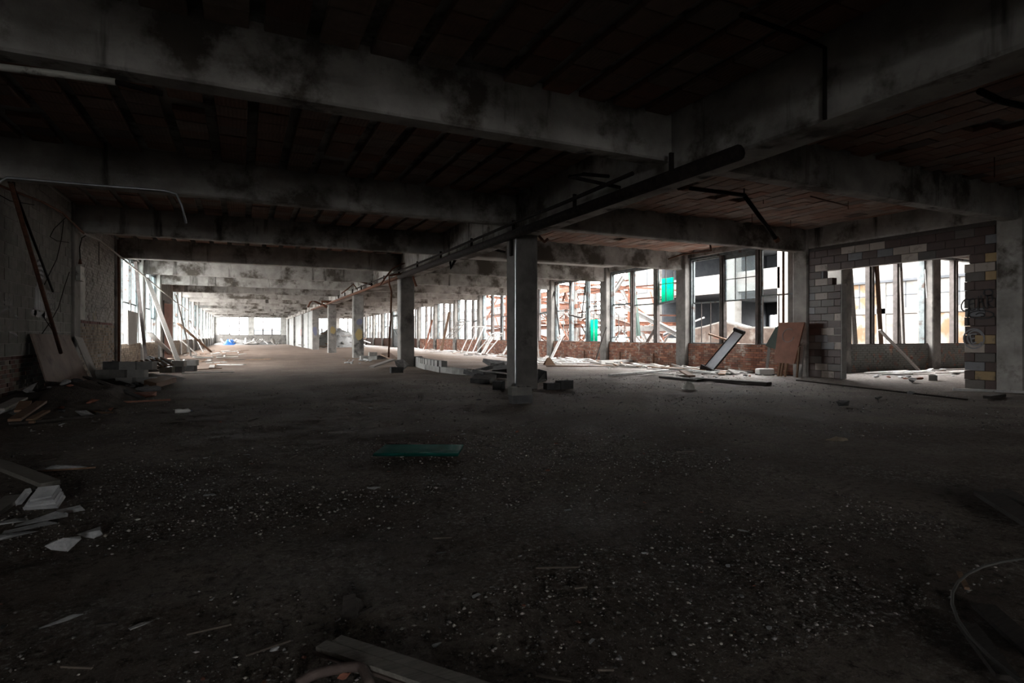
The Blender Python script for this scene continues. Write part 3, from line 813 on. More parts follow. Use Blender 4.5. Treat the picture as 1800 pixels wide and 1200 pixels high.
for i in range(26):
    x = random.choice((19.8, 24.2, 28.6)); y = random.uniform(32, 46)
    steel((x, y, random.uniform(0, 3)), (x + random.uniform(-.5, .5), y + random.uniform(1, 3.5), random.uniform(2, 5.3)), random.choice('LT'), random.choice(['rusted_steel', 'rusted_steel', 'white_steel']), 'brace', fr)
zone_of = lambda y: 'below the near window' if y < 31 else 'behind the window with the blue-green sheet' if y < 38 else 'behind the hanging sash'
for i in range(62):
    if i < 42:
        y = random.uniform(31, 48); x = random.uniform(18, 29); z0 = random.uniform(-.95, .6); L = random.uniform(2.5, 6.0); el = random.uniform(.15, 1.1)
    else:
        y = random.uniform(20, 31); x = random.uniform(17.5, 26); z0 = random.uniform(-.9, .5); L = random.uniform(2, 4.5); el = random.uniform(-.05, .15)
    az = random.uniform(0, 2 * math.pi); p = Vector((x, y, z0)); q = p + L * Vector((math.cos(az) * math.cos(el), math.sin(az) * math.cos(el), math.sin(el)))
    if q.x < 16.4 or q.x > 32: continue
    m = random.choice(['rusted_steel', 'rusted_steel', 'white_steel', 'rust'])
    w_ = {'rusted_steel': 'rust-orange', 'white_steel': 'pale painted', 'rust': 'dark rusty'}[m]
    k_ = random.choice('ILLCIT')
    steel(p, q, k_, m, label=f'{w_} {dict(I="flanged beam", L="angle bar", C="channel", T="pipe")[k_]} in the courtyard wreckage {zone_of(y)}', cat='steel beam', group='collapsed courtyard roof steel')
def truss(p0, p1, depth, n, mat, label, mat2=None):
    p0 = Vector(p0); p1 = Vector(p1); o = empty('roof_truss', p0, label=label, cat='truss')
    up = Vector((0, 0, depth))
    steel(p0, p1, 'L', mat, 'chord', o); steel(p0 + up, p1 + up, 'C', mat2 or mat, 'chord', o)
    for i in range(n):
        q0 = p0.lerp(p1, i / n); q1 = p0.lerp(p1, (i + 1) / n)
        steel(q0 + (up if i % 2 else Vector()), q1 + (Vector() if i % 2 else up), 'T' if i % 3 else 'L', mat, 'web_member', o)
    return o
truss(onX(1200, 604, 19.5), onX(1068, 600, 19.5), .75, 9, 'white_steel', 'pale lattice girder lying level just outside the courtyard sills')
truss((20.2, 32.6, 3.3), (23.9, 42.6, 4.4), .9, 8, 'rusted_steel', 'rusted roof truss tilted high in the courtyard heap')
truss((24.5, 33, 1.6), (21, 44, 2.6), .8, 10, 'rusted_steel', 'rusted roof truss lying low in the courtyard heap', 'white_steel')
steel(onX(1078, 528, 20.0), onX(1192, 588, 18.5), 'I', 'white_steel', label='long pale beam sloping down across two courtyard windows', cat='steel beam')
steel(onX(1072, 560, 21.5), onX(1165, 590, 21), 'C', 'rusted_steel', label='rusty channel sloping down beneath the long pale beam', cat='steel beam')
steel(onX(1068, 530, 20.5), onX(1096, 487, 20.5), 'I', 'white_steel', label='pale beam rising steeply behind the far courtyard window light', cat='steel beam')
steel(onX(1108, 468, 18.5), onX(1121, 590, 18.3), 'I', 'green_steel', name='steel_post', label='green painted steel post leaning outside the courtyard window', cat='steel post')
# fallen gable below the near window
gp = [onX(1213, 582, 21), onX(1246, 575, 21), onX(1278, 566, 21), onX(1318, 577, 21), onX(1392, 577, 21)]
g = empty('fallen_gable', (21, gp[2].y, -1), label='broken brick gable with white coping lying outside the near courtyard window', cat='ruined wall')
MB().slab([p for p in gp] + [Vector((21, gp[-1].y, -1)), Vector((21, gp[0].y, -1))], .3).build('brick_gable', 'gable_brick', g)
for p, q in zip(gp[:-1], gp[1:]):
    MB().bar(p + Vector((-.05, 0, .03)), q + Vector((-.05, 0, .03)), .42, .09).build('coping', 'plaster_wall', g)
random.seed(31)
for i in range(22):
    y = random.uniform(16.5, 25); x = random.uniform(17.6, 20.4); L = random.uniform(.8, 2.6); az = random.gauss(1.5, .5); fm = random.choice(['rusted_steel', 'rusted_steel', 'white_steel', 'brick_red_loose'])
    p = Vector((x, y, random.uniform(.35, .95))); plank_q = p + Vector((L * math.cos(az), L * math.sin(az), random.uniform(-.25, .3)))
    MB().bar(p, plank_q, random.uniform(.08, .25), .06).bar(p, p - Vector((0, 0, p.z + 1)), .08, .08).build('roof_scrap', fm, label=f'{dict(rusted_steel="orange rusted", white_steel="pale painted", brick_red_loose="dull red")[fm]} roof scrap before the broken gable', cat='roof scrap', group='roof scraps before the gable')
for i in range(45):
    x, y = random.uniform(16.5, 22), random.uniform(17, 34)
    mb = MB(); s = random.uniform(.3, 1.1); mb.bar((0, 0, 0), (s, 0, 0), random.uniform(.15, .5), random.uniform(.04, .2))
    fm = random.choice(['rusted_steel', 'brick_red_loose', 'board_white', 'plaster_chunk']); fm_ = dict(rusted_steel='rusty plate', brick_red_loose='red brick', board_white='white board', plaster_chunk='plaster')[fm]
    o = mb.build('roof_fragment', fm, loc=(x, y, random.uniform(-.9, .25)), label=f'broken {fm_} fragment in the courtyard heap {zone_of(y)}', cat='roof fragment', group='roof fragments below the near courtyard windows')
    o.rotation_euler = (random.uniform(-.4, .4), random.uniform(-.4, .4), random.uniform(0, 6))

# ================================================================ teal corrugated sheets
def corrugated(o0, u, v, waves, amp, name, label, n_len=2, mat='fibreglass_teal'):
    """sheet from corner o0 spanned by u (across the waves) and v (along them)"""
    o0 = Vector(o0); u = Vector(u); v = Vector(v); nrm = u.cross(v).normalized(); k = waves * 6
    mb = MB(); vs_ = []
    for t in (0, -.004):
        for j in range(n_len + 1):
            for i in range(k + 1):
                vs_.append(o0 + u * (i / k) + v * (j / n_len) + nrm * (amp * math.sin(2 * math.pi * waves * i / k) + t))
    w = k + 1; h = n_len + 1; off = w * h; fs = []
    for j in range(n_len):
        for i in range(k):
            q = (j * w + i, j * w + i + 1, (j + 1) * w + i + 1, (j + 1) * w + i)
            fs.append(q); fs.append(tuple(off + e for e in reversed(q)))
    for i in range(k):
        fs.append((i + 1, i, off + i, off + i + 1)); e = n_len * w
        fs.append((e + i, e + i + 1, off + e + i + 1, off + e + i))
    mb.add(vs_, fs)
    return mb.build(name, mat, smooth=True, label=label, cat='corrugated sheet')
p00, p10, p01 = fl(655, 800, .03), fl(805, 800, .03), fl(677, 783, .03)
corrugated(p00, p01 - p00, p10 - p00, 8, .013, 'corrugated_sheet', 'dark teal corrugated sheet lying flat on the dirt floor', 6, 'fibreglass_fouled')
q = onX(1184, 530, PX + .16); r_ = onX(1163, 530, PX + .16); t = onX(1184, 487, PX + .16)
corrugated((q.x, q.y, q.z), (0, r_.y - q.y, 0), (0, 0, t.z - q.z), 6, .015, 'corrugated_sheet', 'glowing blue-green sheet high in the courtyard window sash')
q = onX(1051, 599, PX + .16); r_ = onX(1036, 599, PX + .16); t = onX(1051, 561, PX + .16)
corrugated((q.x, q.y, SILL), (0, r_.y - q.y, 0), (0, 0, t.z - SILL), 5, .015, 'corrugated_sheet', 'glowing green sheet standing on the sill beside a courtyard pier')

# ================================================================ graffiti (flat spray paint on the walls)
def stroke(pts, w, off, mat, parent, name='spray_stroke', axis='x', closed=False):
    """painted line on a wall face of constant x; pts are (y, z)"""
    pts = [Vector((p[0], p[1])) for p in pts]
    n = len(pts); vs_ = []; fs = []
    for i, p in enumerate(pts):
        d = (pts[min(i + 1, n - 1)] - pts[max(i - 1, 0)])
        if closed: d = pts[(i + 1) % n] - pts[i - 1]
        d.normalize(); nr = Vector((-d.y, d.x)) * (w / 2)
        for s in (1, -1):
            q = p + nr * s; vs_.append((off, q.x, q.y))
    m = n if closed else n - 1
    for i in range(m):
        a, b_ = i, (i + 1) % n
        fs.append((2 * a, 2 * b_, 2 * b_ + 1, 2 * a + 1))
    return MB().add(vs_, fs).build(name, mat, parent)
def gpx(X, pts):
    out = []
    for p in pts:
        q = onX(p[0], p[1], X); out.append((q.y, q.z))
    return out
def smoothed(pts, n=4):
    P = [Vector(p) for p in pts]; out = []
    for i in range(len(P) - 1):
        p0, p1, p2, p3 = P[max(i - 1, 0)], P[i], P[i + 1], P[min(i + 2, len(P) - 1)]
        for k in range(n):
            t = k / n
            out.append(tuple(.5 * ((2 * p1) + (p2 - p0) * t + (2 * p0 - 5 * p1 + 4 * p2 - p3) * t * t + (3 * p1 - p0 - 3 * p2 + p3) * t ** 3)))
    out.append(tuple(P[-1])); return out
def circ(cx, cy_, rx, ry, a0=0, a1=360, n=22): return [(cx + rx * math.cos(R(a0 + (a1 - a0) * i / n)), cy_ - ry * math.sin(R(a0 + (a1 - a0) * i / n))) for i in range(n + 1)]
GXR = XR - .09
tagk = empty('graffiti_tag', (GXR, 7.1, 2.2), label='black looping graffiti tag with halo and oval underline on the block pier', cat='graffiti')
for pts in ([(1706, 528), (1697, 526), (1690, 536), (1692, 545), (1699, 546), (1705, 540)],
            [(1712, 524), (1704, 528), (1703, 538), (1707, 545), (1715, 543)], [(1704, 535), (1713, 533)],
            [(1720, 520), (1719, 545)], [(1719, 533), (1728, 529)], [(1724, 519), (1730, 544)],
            [(1735, 519), (1736, 543)], [(1735, 520), (1743, 519), (1744, 528), (1736, 532), (1746, 541)],
            circ(1737, 514, 8, 5.5), circ(1725, 553, 22, 7), [(1715, 553), (1721, 550), (1729, 551), (1730, 555), (1724, 556)],
            [(1703, 545), (1701, 560), (1702, 572)]):
    stroke(gpx(GXR, smoothed(pts)), .028, GXR, 'paint_black', tagk)
tagw = empty('graffiti_roundel', (GXR, 7.1, 1.3), label='white double circle with a letter E sprayed on the block pier', cat='graffiti')
for pts in (circ(1712, 595, 18, 17), circ(1714, 594, 13.5, 13, 20, 330), [(1717, 587), (1706, 588), (1707, 595), (1714, 594)], [(1707, 595), (1709, 603), (1716, 601)]):
    stroke(gpx(GXR, smoothed(pts)), .032, GXR - .001, 'paint_grey', tagw)
GXL = XL + .022
tl = empty('graffiti_tag', (GXL, 12.3, 1.9), label='black upright letter tags at the near edge of the block wall', cat='graffiti')
for pts in ([(6, 512), (6, 524)], [(10, 511), (10, 524)], [(14, 510), (15, 523), (18, 522)], [(5, 526), (5, 537), (10, 526), (10, 537)], [(13, 525), (13, 536)], [(16, 525), (16, 536)], [(20, 525), (17, 530), (21, 536)],
            [(5, 548), (9, 543), (15, 543), (20, 547), (22, 551)], [(26, 553), (33, 559)], circ(12, 578, 4, 6), [(8, 570), (9, 585), (14, 575)], [(7, 578), (18, 583), (29, 594), (31, 590), (22, 584)]):
    stroke(gpx(GXL, smoothed(pts)), .03, GXL, 'paint_black', tl)
tf = empty('graffiti_figure', (GXL, 14, 1.9), label='tall white and black spray-painted figure on the grey block wall', cat='graffiti')
def patch(pts, mat, parent, off, name='spray_patch'):
    ps = gpx(off, pts); return MB().add([(off, p[0], p[1]) for p in ps], [tuple(range(len(ps)))]).build(name, mat, parent)
patch([(62, 505), (66, 498), (73, 499), (79, 546), (60, 544)], 'paint_grey', tf, GXL)
patch([(65, 500), (64, 465), (67, 456), (72, 455), (77, 470), (77, 492), (73, 500)], 'paint_grey', tf, GXL + .0005)
for y_, l_ in ((458, 5), (468, 6), (476, 6), (484, 6), (492, 5)):
    stroke(gpx(GXL + .001, circ(70, y_ + 3, l_, 4, 0, 180, 10)), .045, GXL + .001, 'paint_black', tf)
for pts in (circ(60, 549, 5, 6), circ(79, 554, 5, 5)):
    patch(pts, 'paint_black', tf, GXL + .001)
stroke(gpx(GXL + .001, [(60, 549), (70, 553), (79, 555)]), .12, GXL + .001, 'paint_black', tf)
for x in (64, 69, 73): stroke(gpx(GXL + .001, [(x, 510), (x + 1, 545)]), .02, GXL + .001, 'paint_white', tf)
ts = empty('graffiti_tag', (GXL, 15, 1.9), label='two small scribbled black tags right of the painted figure', cat='graffiti')
for cy_ in (520, 539):
    for i in range(3):
        stroke(gpx(GXL, circ(85 + i * 5, cy_, 2.6, 5, i * 40, i * 40 + 330, 12)), .025, GXL, 'paint_black', ts)
tb = empty('graffiti_tag', (GXL, 18, 1.9), label='thin black scrawl with yellow smear on the grey painted brick', cat='graffiti')
for pts in ([(172, 510), (173, 525), (178, 515), (180, 530)], [(176, 535), (184, 520), (188, 540), (176, 540)], [(183, 512), (183, 548)], [(160, 530), (163, 550), (168, 532)], [(175, 545), (190, 530)]):
    stroke(gpx(XL + .018, smoothed(pts)), .025, XL + .018, 'paint_black', tb)
for pts in ([(163, 548), (166, 562)], [(168, 546), (169, 563)]):
    stroke(gpx(XL + .017, pts), .05, XL + .017, 'paint_yellow', tb)
# column paint, on the faces turned to the viewpoint
def face_patch(parent, y, x0, x1, z0, z1, mat):
    mb = MB(); n = 10; pts = []
    cx, cz = (x0 + x1) / 2, (z0 + z1) / 2
    for i in range(n):
        t = 2 * math.pi * i / n; k = random.uniform(.75, 1.1)
        pts.append((cx + k * (x1 - x0) / 2 * math.cos(t), y, cz + k * (z1 - z0) / 2 * math.sin(t)))
    mb.add(pts, [tuple(range(n))]).build('paint_mark', mat, parent)
face_patch(cols[2], beam_y(5) - .252, 5.62, 5.98, 1.75, 2.15, 'paint_blue'); face_patch(cols[2], beam_y(5) - .252, 5.56, 6.0, .95, 1.6, 'paint_yellow')
face_patch(cols[3], beam_y(7) - .252, 5.6, 6.0, 1.3, 1.9, 'paint_yellow')
face_patch(cols[4], beam_y(9) - .252, 5.5, 5.9, 1.2, 2.1, 'paint_blue')
MB().box(5.60, 5.66, beam_y(11) + .2, beam_y(11) + 2.2, 1.2, 1.9).build('red_mark', 'paint_red', pw)

# ================================================================ pipes, conduit and wires under the ceiling
def pipe(pts, r, mat, label, name='pipe', cat='pipe', n=8, **kw):
    return MB().tube(pts, r, n).build(name, mat, smooth=True, label=label, cat=cat, **kw)
gpipe = empty('heating_pipe', (5.36, 5, 3.5), label='thick dark pipe slung along the street side of the girder', cat='pipe')
MB().tube([(5.38, 5.0, 3.40), (5.38, 11.2, 3.43), (5.38, beam_y(3) - .5, 3.45)], .095, 10).build('pipe_run', 'dark_iron', gpipe, smooth=True)
MB().tube([(5.40, beam_y(3) - .5, 3.45), (5.40, beam_y(5), 3.46), (5.40, beam_y(9), 3.48)], .075, 8).build('pipe_run', 'rust', gpipe, smooth=True)
for i in range(13):
    y = 6.2 + i * 2.55
    MB().box(5.35, 5.41, y - .02, y + .02, 3.45, ZB + .05).build('hanger', 'dark_iron', gpipe)
pipe([(5.25, 6.9, 3.62), (5.24, 9, 3.60), (5.25, 11.3, 3.62), (5.25, 16, 3.6), (5.26, 21, 3.62), (5.25, 30, 3.62)], .035, 'dark_iron', 'thin dark conduit beside the thick girder pipe', 'conduit', 'conduit')
pipe([onY(0, 118, 6.46) + Vector((-.6, 0, .07)), onY(0, 118, 6.46), onY(110, 131, 6.46), onY(203, 144, 6.46)], .034, 'pipe_white', 'off-white pipe under the nearest street-side beam')
MB().tube([onY(203, 144, 6.46), onY(286, 165, 6.46)], .026, 8).build('pipe_stub', 'dark_iron', label='blackened pipe end continuing the off-white pipe', cat='pipe', smooth=True)
con = [onY(-12, 330, 11.44), onY(2, 318, 11.44), onY(12, 312, 11.44), onY(80, 318, 11.44), onY(160, 325, 11.44), onY(240, 331, 11.44), onY(290, 335, 11.44), onY(310, 341, 11.44), onY(320, 362, 11.44), onY(327, 392, 11.44)]
pipe(con, .020, 'galvanised', 'grey conduit along the second beam with its end hooking down', 'conduit', 'conduit')
pole = [onX(19, 322, -3.34), onX(60, 462, -3.31), onX(107, 620, -3.27)]
pipe(pole, .036, 'rust', 'dark rusty pole slanting down from the ceiling in front of the plywood', 'leaning_pole', 'pole')
pipe([onX(23, 278, -3.4), onX(24, 330, -3.35), onX(60, 425, -3.32), onX(93, 512, -3.6)], .022, 'dark_iron', 'thinner dark rod slanting down beside the rusty pole', 'leaning_rod', 'rod')
pipe([onX(0, 275, -3.45), onX(14, 315, -3.45), onX(22, 335, -3.42)], .02, 'dark_iron', 'short cable bent round the head of the rusty pole', 'cable', 'cable')
cw = [onX(0, 326, -3.42), onX(35, 340, -3.42), onX(75, 355, -3.42), onX(110, 374, -3.42), onX(147, 410, -3.42)]
pipe(cw, .022, 'rust', 'rusty pipe along the top of the block wall', 'pipe', 'pipe')
pipe([onX(147, 410, -3.42), onX(174, 422, -3.40), onX(205, 446, -3.40), onX(262, 492, -3.4), onX(300, 524, -3.4), onX(330, 545, -3.4)], .026, 'board_grey', 'sagging cable along the tops of the street-side windows', 'cable', 'cable')
for i, (pts, lab) in enumerate((
    ([(0, 343), (18, 353), (60, 360)], 'thin black wire drooping at the top of the block wall'),
    ([(112, 388), (108, 420), (100, 455), (85, 485), (78, 500)], 'thin wire curving down the block wall'),
    ([(118, 380), (95, 402), (88, 416), (100, 423), (121, 426)], 'wire loop beside the dark wall pier'),
    ([(122, 478), (113, 505), (103, 540), (92, 560), (66, 598)], 'thin wire slanting down across the block wall to the plywood'),
    ([(74, 553), (100, 592), (128, 612), (142, 622)], 'thin wire slanting down over the leaning plywood'),
    ([(174, 425), (174, 465)], 'straight wire hanging on the grey painted brick'))):
    pipe([onX(p[0], p[1], XL + .035) for p in pts], .008, 'dark_iron', lab, 'wire', 'wire', 5)
sb = empty('switch_box', (-3.45, 16.9, 2.3), label='pale switch box with cable on the pier of the grey brick bay', cat='switch box')
q0, q1 = onX(139.5, 467, -3.52), onX(146.5, 495, -3.52)
MB().box(-3.60, -3.50, q0.y, q1.y, q1.z, q0.z).build('box_body', 'pipe_white', sb)
MB().tube([onX(141, 455, -3.54), onX(140, 435, -3.54), onX(144, 418, -3.5), onX(152, 413, -3.45)], .012, 6).build('cable', 'dark_iron', sb)
MB().tube([onX(141, 464, -3.54), onX(141, 455, -3.54)], [.04, .02], 7).build('cable_gland', 'rust', sb)
pipe([onX(208, 421, -3.5), onX(209, 520, -3.5), onX(209, 600, -3.5), (-3.5, onX(209, 600, -3.5).y, 0)],   .035, 'rust', 'red-brown downpipe on the pier before the first street-side window', 'downpipe', 'pipe')
# courtyard side
e1, e2 = fl(1200, 329, 4.22), fl(1308, 343, 4.18)
e3 = onY(1365, 421, e2.y + .25)
lp_ = empty('broken_pipe', e2, label='dark broken pipe hanging in an elbow from the red tile ceiling', cat='pipe')
MB().tube([e1, e2], .045, 8).build('pipe_run', 'dark_iron', lp_, smooth=True)
MB().tube([e2, e3], .045, 8).build('pipe_drop', 'dark_iron', lp_, smooth=True)
MB().tube([e3 - (e3 - e2).normalized() * .05, e3 + (e3 - e2).normalized() * .05], .065, 8).build('coupling', 'rust', lp_, smooth=True)
MB().tube([e1 - Vector((.1, 0, 0)), e1 + Vector((.12, 0, 0))], .07, 8).build('coupling', 'rust', lp_, smooth=True)
MB().tube([e2, e2 + Vector((0, 0, .18))], .012, 6).build('hanger', 'dark_iron', lp_)
d1, d2, d3 = fl(1302, 25, 4.27), fl(1410, 65, 4.24), fl(1450, 84, 4.22)
dd = math.hypot(d3.x, d3.y) * math.cos(math.atan2(d3.x, d3.y) - YAW)
pipe([d1, d2, d3, Vector((d3.x, d3.y, EYE + .38 * dd))], .022, 'dark_iron', 'thin pipe dropping straight down beside the girder near the viewpoint', 'drop_pipe', 'pipe')
for i, (px, y0, y1) in enumerate(((1285, 394, 417), (1322, 376, 400), (1390, 386, 410), (1491, 353, 368), (1748, 276, 312), (1342, 350, 358))):
    p = fl(px, y0, 4.33); d = (p.x * SN + p.y * CS)
    pipe([p, Vector((p.x, p.y, EYE + (590 - y1) / F * d))], .009, 'rust', f'rusty hanger rod dangling from the courtyard-side tile ceiling, {["third from the viewpoint pier", "left of the broken pipe drop", "just right of the broken pipe end", "beside the nearest edge beam", "closest to the viewpoint", "shortest one above the elbow"][i]}', 'hanger_rod', 'rod', 5)
pipe([fl(1425, 345, 4.26), fl(1490, 362, 4.26)], .016, 'rust', 'short rusty rod fixed along the red tile ceiling', 'ceiling_rod', 'rod', 6)
pipe([onX(1175, 455, 14.0), onX(1195, 448, 14.0), onX(1250, 440, 13.2), onX(1250, 440, 13.2) + Vector((-.1, 0, ZS + .01 - onX(1250, 440, 13.2).z))], .03, 'rust', 'rusty pipe running under the tile ceiling above the courtyard windows', 'pipe', 'pipe')
pipe([fl(1722, 160, 4.2), fl(1760, 178, 4.2), fl(1815, 190, 4.2)], .04, 'dark_iron', 'dark bracket pipe at the corner of the girder and tile ceiling', 'pipe', 'pipe')
pipe([(5.95, 11.75, 3.52), onY(945, 412, 11.7), onY(952, 420, 11.6), onY(957, 425, 11.5), onY(963, 420, 11.5)], .035, 'rust', 'rusty pipe elbow sticking out beside the near column head', 'pipe_elbow', 'pipe')
MB().tube([(XR + .12, onX(1377, 500, XR + .12).y, SILL), (XR + .12, onX(1377, 500, XR + .12).y, 4.1)], .035, 8).build('standing_pipe', 'rust', label='red-brown pipe standing on the sill of the near courtyard window', cat='pipe', smooth=True)
# torn conduit about the second and third column
for pts, Y, r_, lab in (
    ([(718, 462), (705, 464), (690, 472), (678, 487), (668, 501)], 21.2, .03, 'torn conduit curving down left of the second column'),
    ([(738, 450), (728, 462), (725, 475), (727, 490), (732, 503)], 21.2, .045, 'torn conduit curving down right of the second column head'),
    ([(684, 484), (684, 498), (688, 512), (687, 550), (684, 600), (683, 628)], 20.9, .035, 'long cable hanging to the floor beside the second column'),
    ([(669, 479), (658, 494), (651, 512), (645, 545)], 27.5, .045, 'bent pipe hanging between the second and third columns'),
    ([(619, 491), (640, 487), (658, 485)], 27.0, .04, 'level pipe stub on the girder between the second and third columns'),
    ([(621, 499), (612, 507), (600, 516)], 31.0, .035, 'conduit splayed at the third column head'),
    ([(792, 471), (803, 452), (816, 433)], 16.2, .05, 'heavy broken pipe slanting under the girder between the near columns'),
    ([(862, 437), (875, 440), (888, 443)], 15.5, .035, 'pipe stub beside the near column'),
    ([(740, 512), (780, 513), (820, 515)], 31.99, .03, 'level rusty rod on the courtyard side beams'),
    ([(1000, 310), (1025, 306), (1070, 310)], 7.6, .03, 'sagging cable by the girder over the near column'),
    ([(899, 70), (908, 95), (921, 124)], 6.2, .02, 'loose rod on the ceiling over the viewpoint'),
    ([(423, 437), (425, 455), (421, 469)], 21.74, .018, 'thin cable curling down from the fourth street-side beam'),
    ([(633, 550), (652, 563), (653, 583), (650, 600)], 42, .05, 'bent pipe standing out from the far courtyard windows'),
    ([(565, 530), (568, 536), (575, 540)], 41, .09, 'hooked pipe at the fourth column head'),
    ([(550, 528), (545, 532), (541, 540)], 46, .07, 'conduit stub at the fifth column head')):
    anchor = [Vector((5.6, Y, 3.56))] if pts[0][0] < 900 and lab[:10] not in ('level rust', 'thin cable', 'bent pipe ') else [onY(pts[0][0], pts[0][1], Y) + Vector((0, .0, .0))]
    if lab.startswith('sagging'): anchor = [Vector((5.6, Y, 3.6))]
    if lab.startswith('loose rod'): anchor = [Vector((onY(899, 70, Y).x, Y, ZS + .02))]
    pipe(anchor + [onY(p[0], p[1], Y) for p in pts], r_, 'rust' if Y > 20 else 'dark_iron', lab, 'conduit', 'conduit', 7)

# ================================================================ loose things
def rubble_mesh(seed, name, mat, flat=.6, n=10):
    import bmesh
    rd = random.Random(seed); bm = bmesh.new()
    for i in range(n):
        v = Vector((rd.gauss(0, 1), rd.gauss(0, 1), rd.gauss(0, 1))).normalized() * rd.uniform(.75, 1.1)
        bm.verts.new((v.x * .5, v.y * .38, v.z * .5 * flat))
    bmesh.ops.convex_hull(bm, input=bm.verts)
    loose = [v for v in bm.verts if not v.link_faces]
    if loose: bmesh.ops.delete(bm, geom=loose, context='VERTS')
    zmin = min(v.co.z for v in bm.verts)
    for v in bm.verts: v.co.z -= zmin
    me = bpy.data.meshes.new(name); bm.to_mesh(me); bm.free()
    me.materials.append(MATS[mat]); return me
CH_ = {m: [rubble_mesh(100 + i, 'chunk', m) for i in range(6)] for m in ('concrete_chunk', 'plaster_chunk', 'brick_red_loose', 'cinder_dark')}
def cinder_mesh(mat, w=.19, h=.19, l=.39):
    t = .032; mb = MB()
    mb.box(-l/2, l/2, -w/2, -w/2 + t, 0, h).box(-l/2, l/2, w/2 - t, w/2, 0, h)
    for x in (-l/2, -t/2, l/2 - t): mb.box(x, x + t, -w/2 + t, w/2 - t, 0, h)
    return mb.mesh('cinder_block', mat)
CB = {m: cinder_mesh(m) for m in ('cinder_dark', 'cinder_pale', 'cinder_grey')}
CBF = {m: cinder_mesh(m, .19, .145) for m in ('cinder_dark', 'cinder_pale', 'cinder_grey')}
def cinder(p, rz, label, mat='cinder_grey', rot=(0, 0), group=None, flat=False):
    return inst('cinder_block', (CBF if flat else CB)[mat], p, (rot[0], rot[1], rz), label=label, cat='cinder block', group=group)
def plank(p0, p1, w, t, mat, label, name='board', group=None, up=(0, 0, 1)):
    p0 = Vector(p0); p1 = Vector(p1); c = p0
    mb = MB().bar(Vector(), p1 - p0, w, t, up)
    o = mb.build(name, mat, loc=p0, label=label, cat='board', group=group)
    return o
def sheet(corners, t, mat, label, name='panel', cat='panel'):
    return MB().slab(corners, t).build(name, mat, label=label, cat=cat)

# --- plywood and second sheet against the block wall
sheet([(-3.58, 13.45, 1.24), (-3.30, 13.25, .36), (-3.20, 16.25, .03), (-3.56, 15.95, 1.22)], .025, 'plywood', 'large brown plywood sheet leaning on the block wall', 'plywood_sheet', 'plywood sheet')
sheet([(-3.50, 16.1, 1.20), (-3.16, 16.35, .06), (-3.12, 16.8, .05), (-3.50, 16.85, 1.15)], .02, 'board_grey', 'striped narrow sheet leaning beside the large plywood', 'narrow_sheet', 'sheet')
# --- heap at the foot of the block wall
def mound(cx, cy_, rx, ry, h, name, mat, label, seed=0, nu=26, nv=26):
    vs_ = []; fs = []
    for j in range(nv + 1):
        for i in range(nu + 1):
            u, v = i / nu * 2 - 1, j / nv * 2 - 1
            r2 = u * u + v * v
            z = h * max(0, 1 - r2) * (.75 + .5 * fractal(u * 2.2 + seed, v * 2.2)) + .05 * h * fractal(u * 9, v * 9, seed) - .03
            vs_.append((min(max(cx + u * rx, XL + .08), XR), min(cy_ + v * ry, YF - .08), max(z, -.03)))
    for j in range(nv):
        for i in range(nu): fs.append((j * (nu + 1) + i, j * (nu + 1) + i + 1, (j + 1) * (nu + 1) + i + 1, (j + 1) * (nu + 1) + i))
    return MB().add(vs_, fs).build(name, mat, smooth=True, label=label, cat='rubble', kind='stuff')
mound(-3.0, 12.9, 1.25, 3.6, .42, 'rubble', 'dirt_mound', 'dark heap of crumbled rubble along the block wall', 2)
mound(-2.6, 17.9, 1.2, 2.4, .30, 'rubble', 'dirt_mound', 'dark low heap of rubble under the piled blocks', 9)
random.seed(77)
for i in range(34):
    y = random.uniform(9.8, 16.0); x = random.uniform(-3.5, -1.9); s = random.uniform(.08, .3)
    cm = random.choice(['concrete_chunk', 'concrete_chunk', 'brick_red_loose', 'cinder_dark']); inst('rubble_chunk', random.choice(CH_[cm]), (x, y, max(0, .34 - .25 * abs(x + 3.0) - .05 * abs(y - 12.9)) * .9), (random.uniform(-.3, .3), random.uniform(-.3, .3), random.uniform(0, 6)), (s, s, s * .8),
         label=f'{dict(concrete_chunk="grey", brick_red_loose="red", cinder_dark="dark")[cm]} lump in the heap by the block wall, {"at its near end" if y < 12 else "before the plywood" if y < 14.5 else "past the plywood"}', cat='rubble chunk', group='lumps in the heap along the block wall')
for i, (a, b_, w, m, lab) in enumerate((
    ((-5, 720), (37, 700), .16, 'board_grey', 'pale wide board sticking out of the heap at the picture edge'),
    ((25, 738), (73, 706), .12, 'board_brown', 'brown board angled up out of the heap'),
    ((52, 738), (82, 722), .09, 'board_brown', 'short brown board at the foot of the heap'),
    ((55, 742), (102, 727), .06, 'board_brown', 'thin brown batten in front of the heap'),
    ((36, 722), (45, 706), .13, 'board_brown', 'stubby board upright in the heap'),
    ((150, 662), (250, 700), .10, 'board_dark', 'dark pole lying between the plywood and the blocks'),
    ((186, 708), (300, 702), .05, 'panel_rust', 'long red batten on the floor before the blocks'),
    ((120, 720), (198, 726), .04, 'board_brown', 'thin lath on the floor before the heap'),
    ((15, 745), (205, 727), .04, 'board_dark', 'long dark lath on the floor before the heap'))):
    p, q = fl(*a), fl(*b_)
    z0, z1 = (.22, .30) if i in (0, 1, 4) else (.05, .12) if i == 2 else (.03, .03)
    if i == 5: z0, z1 = .32, .06
    p = fl(a[0], a[1], z0); q = fl(b_[0], b_[1], z1)
    plank(p, q, w, .03, m, lab)
inst('slab_fragment', CH_['concrete_chunk'][1], fl(46, 696, .12), (.2, -.7, .9), (.6, .5, .22), label='pale broken slab leaning at the near end of the heap', cat='slab fragment')
inst('slab_fragment', CH_['concrete_chunk'][3], fl(105, 694, .12), (.2, .3, .2), (.6, .5, .35), label='grey concrete lump in front of the plywood', cat='slab fragment')
